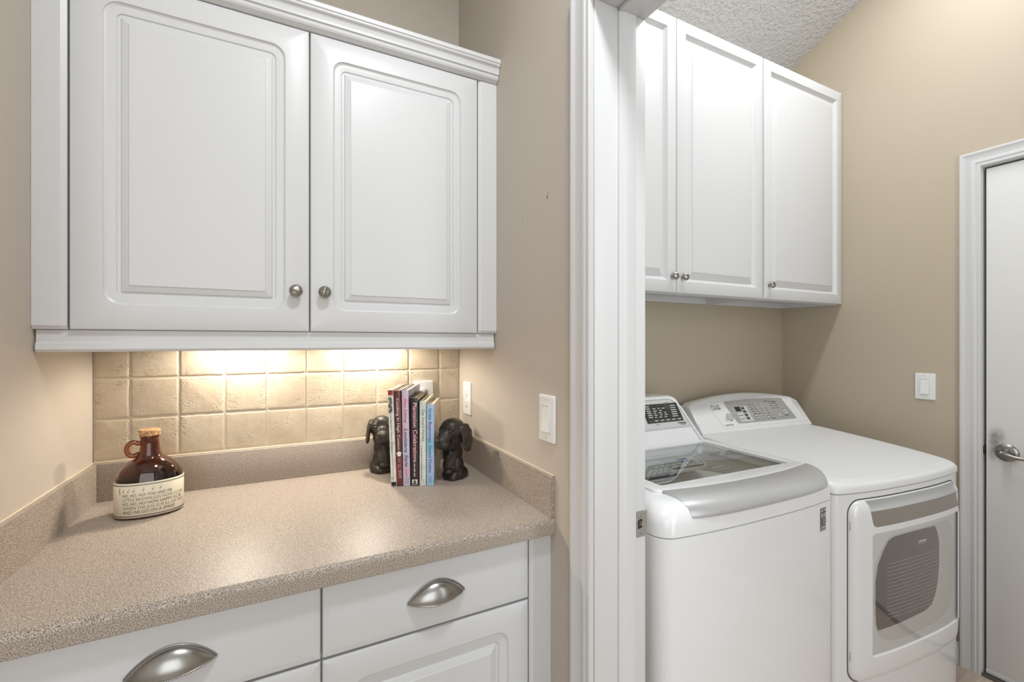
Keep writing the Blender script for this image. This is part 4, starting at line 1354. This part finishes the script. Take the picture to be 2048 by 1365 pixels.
# printed defogger lines and mark
mb = MB()
def PW(x, z): return (x, fy(x) - 0.0170, z)
for i in range(15):
    z = 0.418 + i * 0.0128
    xa, xb = 0.200, 0.4975 - 0.0026 * max(0, 6 - i) ** 1.35
    k = 10
    for j in range(k):
        x0_, x1_ = xa + (xb - xa) * j / k, xa + (xb - xa) * (j + 1) / k
        rect2d(mb, PW, x0_, x1_, z, z + 0.0006)
mb.build('defogger_lines', M['ink_white'], win, smooth=0, local=True)
mb = MB()
x = dashes(mb, PW, 0.372, 0.643, [0.046], 0.0065, 0)
for i in range(5):
    rect2d(mb, PW, 0.372 + i * 0.010, 0.376 + i * 0.010, 0.6365, 0.6395)
mb.build('window_print', M['ink_white'], win, smooth=0, local=True)
# handle recess: scooped ledge with a taupe front lip
mb = MB()
poly = [(0.120, 0.7815), (0.1305, 0.7425), (0.134, 0.735), (0.1415, 0.7305), (0.150, 0.7290), (0.645, 0.7290), (0.651, 0.7310), (0.6540, 0.7360), (0.6550, 0.7815)]
mb.add(*tri_fan_face(poly, 0.0214))
mb.xform(lambda p: (p.x, p.y + 0.012 * max(0.0, (p.x - 0.642) / 0.025) ** 2, p.z))
hd = mb.build('door_handle', M['handle_grey'], dd, smooth=60, local=True)
mb = MB()
rows = []
for (lf, z, ia, ib) in ((0.0200, 0.7817, 0.1192, 0.6455), (0.0122, 0.7852, 0.1187, 0.6465), (0.0077, 0.7922, 0.1172, 0.647), (0.0062, 0.80, 0.1142, 0.6475), (0.0058, 0.812, 0.112, 0.648)):
    r = []
    for i in range(25):
        x = ia + (ib - ia) * i / 24
        r.append((x, fy(x) - lf - 0.0006, z + 0.0003))
    rows.append(r)
mb.loft(rows, False, False, closed=False)
mb.build('finger_scoop', M['silver'], hd, smooth=60, local=True)
for hz in (0.7385, 0.3155):
    mb = MB(); mb.box(0.0525, 0.0600, fy(0.055) - 0.0085, fy(0.055) - 0.002, hz - 0.0155, hz + 0.0155, 0.001)
    mb.build('hinge_cap', M['panel_grey'], dd, local=True)
# ------------------------------------------------------------------ washer
WW = 0.731
was = thing('washing_machine', 'white top-loading washer with glass lid and curved silver handle band', 'washing machine', (0.840, 0.822, 0.0), math.radians(-1.7))
def wbow(x): return -0.020 * (1 - min(1.0, abs(2 * x / WW - 1)) ** 2.6)
WB = 0.675
W1 = lambda ins, z, r=0.045, yb=WB: [(x, y, z) for x, y in rrect(ins, WW - ins, ins, yb, r, 8, 16, wbow)]
mb = MB()
mb.loft([W1(0.012, 0.025), W1(0.0, 0.03), W1(0.0, 0.8328), W1(0.004, 0.8342)])
mb.build('body', M['appliance'], was, smooth=40, local=True)
mb = MB(); mb.loft([W1(0.0035, 0.8325), W1(0.0035, 0.8365)], False, False)
mb.build('seam', M['gasket'], was, smooth=60, local=True)
for fx in (0.07, WW - 0.07):
    for fy_ in (0.08, 0.6):
        mb = MB(); mb.lathe([(0.016, 0.0003), (0.018, 0.004), (0.012, 0.012), (0.012, 0.03)], (fx, fy_, 0), 'z', 16)
        mb.build('foot', M['gasket'], was, local=True)
# top cover: shoulders rise to the deck, open well in the middle
OX0, OX1, OY0, OY1 = 0.108, 0.688, 0.112, 0.492
mb = MB()
well = lambda ins, z, r=0.03: [(x, y, z) for x, y in rrect(OX0 + ins, OX1 - ins, OY0 + ins, OY1 - ins, r, 8, 16)]
mb.loft([W1(0.004, 0.8350), W1(0.0, 0.8366), W1(0.0, 0.868), W1(0.004, 0.885, 0.047), W1(0.013, 0.900, 0.050), W1(0.028, 0.911, 0.055), W1(0.046, 0.9165, 0.060), W1(0.060, 0.9178, 0.064),
         well(-0.004, 0.9180), well(0.0, 0.9150), well(0.010, 0.895), well(0.012, 0.880)], True, False)
mb.build('top_cover', M['appliance'], was, smooth=40, local=True)
# inner bulkhead ring and tub
mb = MB()
wc_, wd_ = 0.398, 0.300
def circ(r, z, n=None, rx=1.0):
    n = 4 * (8 + 16)
    return [(wc_ + r * rx * math.cos(-3 * PI / 4 + 2 * PI * i / n), wd_ + r * math.sin(-3 * PI / 4 + 2 * PI * i / n), z) for i in range(n)]
mb.loft([well(0.010, 0.890), well(0.016, 0.878), circ(0.206, 0.862, rx=1.18), circ(0.190, 0.820, rx=1.16), circ(0.188, 0.805, rx=1.16)], False, False)
mb.build('bulkhead', M['tub_plastic'], was, smooth=50, local=True)
mb = MB()
mb.loft([circ(0.187, 0.806, rx=1.16), circ(0.200, 0.80, rx=1.16), circ(0.205, 0.60, rx=1.16), circ(0.17, 0.53, rx=1.16), circ(0.02, 0.52)], False, True)
mb.build('drum', M['drum'], was, smooth=50, local=True)
# console's reflection in the lid, built as a pale plate below the glass
mb = MB()
refl_pts = [(OX0 + 0.012, OY1 - 0.012), (OX0 + 0.012, 0.305), (0.470, 0.292), (0.510, 0.305), (0.545, 0.345), (0.575, 0.410), (0.600, OY1 - 0.012)]
tr2 = [(p[0] + (0.33 - p[0]) * 0.035, p[1] + (0.42 - p[1]) * 0.05) for p in refl_pts]
mb.loft([[(x, y, 0.882) for x, y in refl_pts], [(x, y, 0.8895) for x, y in refl_pts], [(x, y, 0.8895) for x, y in tr2], [(x, y, 0.886) for x, y in tr2]], True, True)
refl_o = mb.build('console_reflection', M['mirrored_console'], was, smooth=20, local=True)
mb = MB()
mb.add([(0.37, 0.335, 0.8868), (0.505, 0.330, 0.8868), (0.548, 0.432, 0.8868), (0.41, 0.440, 0.8868)], [(0, 1, 2, 3)])
mb.add([(0.36, 0.318, 0.8868), (0.515, 0.312, 0.8868), (0.518, 0.330, 0.8868), (0.37, 0.335, 0.8868)], [(0, 1, 2, 3)], 1)
mb.add([(0.452, 0.332, 0.8870), (0.455, 0.332, 0.8870), (0.488, 0.436, 0.8870), (0.485, 0.436, 0.8870)], [(0, 1, 2, 3)], 1)
disc2d(mb, lambda u, v: (0.492 + u, 0.392 + v, 0.8872), 0, 0, 0.024, 0.036, 2)
mb.build('panel_reflection', [M['tub_plastic'], M['gasket'], M['blue_print']], refl_o, smooth=0, local=True)  # reflected control panel drawn flat, with a blue sticker disc
mb = MB(); mb.box(0.606, 0.620, 0.128, 0.160, 0.880, 0.893, 0.003)
mb.build('lime_tab', M['yellow'], was, local=True)
# lid: white frame, glass, silver handle band
LX0, LX1, LY0, LY1 = 0.064, 0.722, 0.088, 0.508
hole = lambda ins, z, r=0.012: [(x, y, z) for x, y in rrect(0.1125 + ins, 0.6815 - ins, 0.1205 + ins, 0.4835 - ins, r, 8, 16)]
def hb(x):   # plan line where the lid frame meets the handle band
    return 0.088 - 0.031 * (1 - min(1.0, abs((x - 0.395) / 0.335)) ** 2.2)
def lidr(ins, z, r=0.02):
    o = rrect(LX0 + ins, LX1 - ins, 0.0885 + ins, LY1 - ins, r, 8, 16)
    return [(x, y + (hb(x) - 0.088) * max(0.0, 1 - (y - 0.0885) / 0.06), z) for x, y in o]
mb = MB()
mb.loft([lidr(0.0, 0.9175), lidr(0.0, 0.9225), lidr(0.002, 0.9245), lidr(0.005, 0.9250), hole(-0.004, 0.9252), hole(0.0, 0.9235), hole(0.0, 0.9170)], False, False)
lid = mb.build('lid', M['appliance'], was, smooth=30, local=True)
mb = MB()
g = hole(0.0002, 0.9205)
mb.add(g, [tuple(range(len(g)))])
mb.build('lid_glass', M['glass_lid'], lid, smooth=0, local=True)
mb = MB()
for i in range(9):
    y = 0.145 + i * 0.026
    x1_ = 0.50 - 0.012 * i
    mb.add([(0.13, y, 0.9202), (x1_, y, 0.9202), (x1_, y + 0.0012, 0.9202), (0.13, y + 0.0012, 0.9202)], [(0, 1, 2, 3)])
PG = lambda u, v: (u, v, 0.9202)
dashes(mb, PG, 0.405, 0.190, [0.040], 0.006, 0)
mb.build('glass_print', M['panel_grey'], lid, smooth=0, local=True)
mb = MB()
# handle band
rows = []
prof_h = [(0.0, 0.9249, 0), (0.10, 0.9246, 0), (0.25, 0.9236, 0), (0.45, 0.9205, 0), (0.65, 0.9150, 0), (0.80, 0.9075, 0), (0.91, 0.8985, 0), (0.975, 0.8895, 0), (1.0, 0.8820, 0), (0.985, 0.8780, 0), (0.90, 0.8770, 0), (0.70, 0.8800, 0), (0.40, 0.8900, 0)]
HX0, HX1 = 0.083, 0.722
for i in range(33):
    t = i / 32
    row = []
    for (s, z, _) in prof_h:
        x0_ = HX0 + 0.012 * min(1, s)
        x1_ = HX1 - 0.034 * (min(1, s) ** 2.2)
        x = x0_ + (x1_ - x0_) * t
        ytop = hb(x)
        yfront = wbow(x) - 0.010 + 0.012 * abs(2 * t - 1) ** 6
        e = 1 - (1 - s) ** 1.0
        y = ytop + (yfront - ytop) * min(1, s)
        row.append((x, y, z))
    rows.append(row)
mb.loft(rows, True, True)
mb.build('handle_band', M['silver'], lid, smooth=40, local=True)
# console
KW = 0.45
WY0, WZ0 = 0.545, 0.985
mb = MB()
def wout(ins, n=10):
    x0, x1 = 0.040 + ins, 0.700 - ins
    zt = 1.1060 - ins
    pts = [(x0, 0.9185), (x1 + 0.018, 0.9185), (x1 + 0.006, 0.9330), (x1 - 0.006, 0.960), (x1 - 0.030, 1.010), (x1 - 0.052, 1.058)]
    for i in range(n + 1):
        a = (PI / 2) * i / n
        pts.append((x1 - 0.062 - 0.05 * (1 - math.cos(a)) , zt - 0.036 + 0.036 * math.sin(a)))
    pts += [(x0 + 0.10, zt)]
    for i in range(n + 1):
        a = (PI / 2) * i / n
        pts.append((x0 + 0.06 + 0.05 * (1 - math.sin(a)), zt - 0.036 + 0.036 * math.cos(a)))
    pts += [(x0 + 0.05, 1.058), (x0 + 0.03, 1.01), (x0 + 0.006, 0.960), (x0 - 0.006, 0.9330)]
    return pts
def wyf(z):
    if z < 0.935: return 0.500 + 0.4 * (z - 0.9185)
    return 0.5066 + KW * (z - 0.935)
r0 = [(x, wyf(z) + 0.010, z) for x, z in wout(0.006)]
r1 = [(x, wyf(z) - 0.004, z) for x, z in wout(0.0065)]
r2 = [(x, wyf(z) - 0.007, z) for x, z in wout(0.003)]
r3 = [(x, wyf(z) - 0.003, z) for x, z in wout(0.0)]
r4 = [(x, max(wyf(z) + 0.02, 0.665), z) for x, z in wout(0.0)]
rin = [(x, wyf(z) + 0.0005, z) for x, z in wout(0.014)]
rin2 = [(x, wyf(z) - 0.0065, z) for x, z in wout(0.012)]
mb.loft([rin, rin2, r2, r3, r4], True, True)
con = mb.build('console', M['appliance'], was, smooth=35, local=True)
# leaning insert panel
PWc = lambda lift: (lambda x, z: (x, wyf(z) - lift, z + lift * 0.4))
mb = MB()
pl = []
for x, z in wout(0.0165):
    pl.append((x, max(z, 0.9835)))
pl = [p for i, p in enumerate(pl) if not (p[1] <= 0.9836 and i not in (0, 1))]
pl[0] = (0.072, 0.9835); pl[1] = (0.6665, 0.9835)
top_ = [(x, wyf(z) - 0.0055, z) for x, z in pl]
bot_ = [(x, wyf(z) + 0.003, z) for x, z in pl]
mb.loft([bot_, top_])
pn = mb.build('control_panel', M['panel_grey'], con, smooth=20, local=True)
P1, P2 = PWc(0.0064), PWc(0.0072)
mb = MB()
qd = [(0.440, 1.003), (0.634, 1.003), (0.6225, 1.074), (0.430, 1.074)]
mb.add([P1(*p) for p in qd], [(0, 1, 2, 3)])
dsp = mb.build('display', M['display'], pn, smooth=0, local=True)
mb = MB()
rows_ = [(1.0640, [0.012, 0.018]), (1.0555, [0.016, 0.010, 0.018]), (1.0470, [0.020, 0.014]), (1.0390, [0.014, 0.018, 0.012]), (1.0310, [0.018, 0.014, 0.016]), (1.0230, [0.012, 0.016, 0.014])]
for i, (zz, ws) in enumerate(rows_):
    dashes(mb, P2, 0.448 + 0.001 * i, zz, [0.022], 0.0042, 0)
    if i > 0:
        dashes(mb, P2, 0.484, zz - 0.001, ws, 0.0036, 0, 0.012)
    dashes(mb, P2, 0.580, zz - 0.002, [0.030], 0.0040, 0)
for i in range(6):
    dashes(mb, P2, 0.448 + i * 0.031, 1.0085, [0.017], 0.0048, 1 if i == 0 else 0)
    rect2d(mb, P2, 0.4715 + i * 0.031, 0.4722 + i * 0.031, 1.0075, 1.0145, 0)
rect2d(mb, P2, 0.548, 0.576, 1.052, 1.070, 2)
mb.build('lettering', [M['ink_white'], M['ink_teal'], M['ink']], dsp, smooth=0, local=True)
mb = MB()
dashes(mb, P1, 0.598, 0.9935, [0.005], 0.006, 0)
dashes(mb, P1, 0.607, 0.9930, [0.038], 0.0045, 0)
dashes(mb, P1, 0.612, 0.9880, [0.028], 0.0026, 0)
mb.build('motor_logo', M['ink_black'], pn, smooth=0, local=True)
mb = MB(); dashes(mb, P1, 0.480, 0.9955, [0.018], 0.0020, 0)
mb.build('caption', M['ink'], pn, smooth=0, local=True)
mb = MB(); dashes(mb, P1, 0.560, 1.0770, [0.022], 0.0016, 0)
mb.build('caption', M['ink'], pn, smooth=0, local=True)
# ledge below the panel
mb = MB()
mb.loft([[(x, y, z) for y, z in ((0.470, 0.9183), (0.478, 0.9205), (0.512, 0.9290), (0.520, 0.9290), (0.520, 0.9183))] for x in (0.064, 0.700)], True, True)
mb.build('rear_ledge', M['appliance'], was, smooth=20, local=True)
# energy-style sticker with the big 10
def WFp(lift):
    return lambda x, z: (x, wbow(x) - lift + 0.003, z)
st0, st1, st2 = WFp(0.0038), WFp(0.0044), WFp(0.0050)
mb = MB()
T0, T1, T2 = [(lambda x, z, q=q: q(x - 0.027, z)) for q in (st0, st1, st2)]
rect2d(mb, T0, 0.660, 0.694, 0.748, 0.818, 1)
rect2d(mb, T1, 0.6612, 0.6928, 0.7493, 0.8167, 0)
stk = mb.build('warranty_sticker', [M['panel_silver'], M['ink_black']], was, smooth=0, local=True)
mb = MB()
stroke(mb, T2, [(0.6660, 0.7900), (0.6660, 0.7620)], 0.0034, 0)
ring2d(mb, T2, 0.6800, 0.7765, 0.0088, 0.0142, 0.0030, 0, 28)
dashes(mb, T2, 0.6765, 0.7755, [0.0065], 0.0022, 0)
dashes(mb, T2, 0.670, 0.8105, [0.014], 0.0030, 0)
dashes(mb, T2, 0.664, 0.8035, [0.026], 0.0040, 0)
dashes(mb, T2, 0.669, 0.7985, [0.015], 0.0022, 0)
rect2d(mb, T2, 0.664, 0.690, 0.7945, 0.7950, 0)
dashes(mb, T2, 0.665, 0.7530, [0.024], 0.0024, 0)
mb.build('lettering', M['ink_black'], stk, smooth=0, local=True)

# ------------------------------------------------------------------ lights
def area(name, loc, size, power, col, rot=(0, 0, 0), shape='SQUARE', sy=None):
    l = bpy.data.lights.new(name, 'AREA')
    l.energy = power; l.color = col; l.size = size; l.shape = shape
    if sy: l.size_y = sy
    o = bpy.data.objects.new(name, l); COL.objects.link(o)
    o.location = loc; o.rotation_euler = rot
    return o
area('hall_ceiling_light', (0.27, 0.25, 2.73), 0.22, 15, (0.93, 0.97, 1.0), shape='DISK')
area('hall_fill', (-0.5, -1.75, 1.5), 1.8, 25, (0.91, 0.96, 1.0), rot=(math.radians(90), 0, 0), shape='RECTANGLE', sy=2.0)  # unseen fill added behind the camera to even out the nook
area('laundry_ceiling_light', (1.62, 0.665, 3.14), 1.25, 22, (0.93, 0.97, 1.0), shape='RECTANGLE', sy=0.14)
area('laundry_fill', (1.05, -0.85, 1.35), 0.8, 18, (0.87, 0.94, 1.0), rot=(math.radians(86), 0, math.radians(-24)), shape='RECTANGLE', sy=2.1)  # unseen fill added to brighten the appliance fronts, side wall and door
for i, lx in enumerate((-0.109, 0.250)):
    l = bpy.data.lights.new('under_cabinet_puck', 'SPOT')
    l.energy = 7.0; l.color = (1.0, 0.91, 0.78); l.spot_size = math.radians(168); l.spot_blend = 0.4; l.shadow_soft_size = 0.018
    o = bpy.data.objects.new('under_cabinet_puck', l); COL.objects.link(o)
    o.location = (lx, 1.490, 1.362)

w = bpy.data.worlds.new('world'); scene.world = w
w.use_nodes = True
w.node_tree.nodes['Background'].inputs['Color'].default_value = (0.9, 0.95, 1.0, 1)
w.node_tree.nodes['Background'].inputs['Strength'].default_value = 0.3

# ------------------------------------------------------------------ camera
cam = bpy.data.cameras.new('camera')
cam.sensor_width = 36.0
cam.lens = 892.0 / 2048.0 * 36.0
cam.shift_y = 1.5 / 2048.0
cam.clip_start = 0.02
co = bpy.data.objects.new('camera', cam); COL.objects.link(co)
co.location = (0, 0, 1.334)
co.rotation_euler = (PI / 2, 0, -math.atan(456.0 / 892.0))
scene.camera = co
scene.view_settings.view_transform = 'Standard'
scene.view_settings.look = 'None'
scene.view_settings.exposure = 0.0
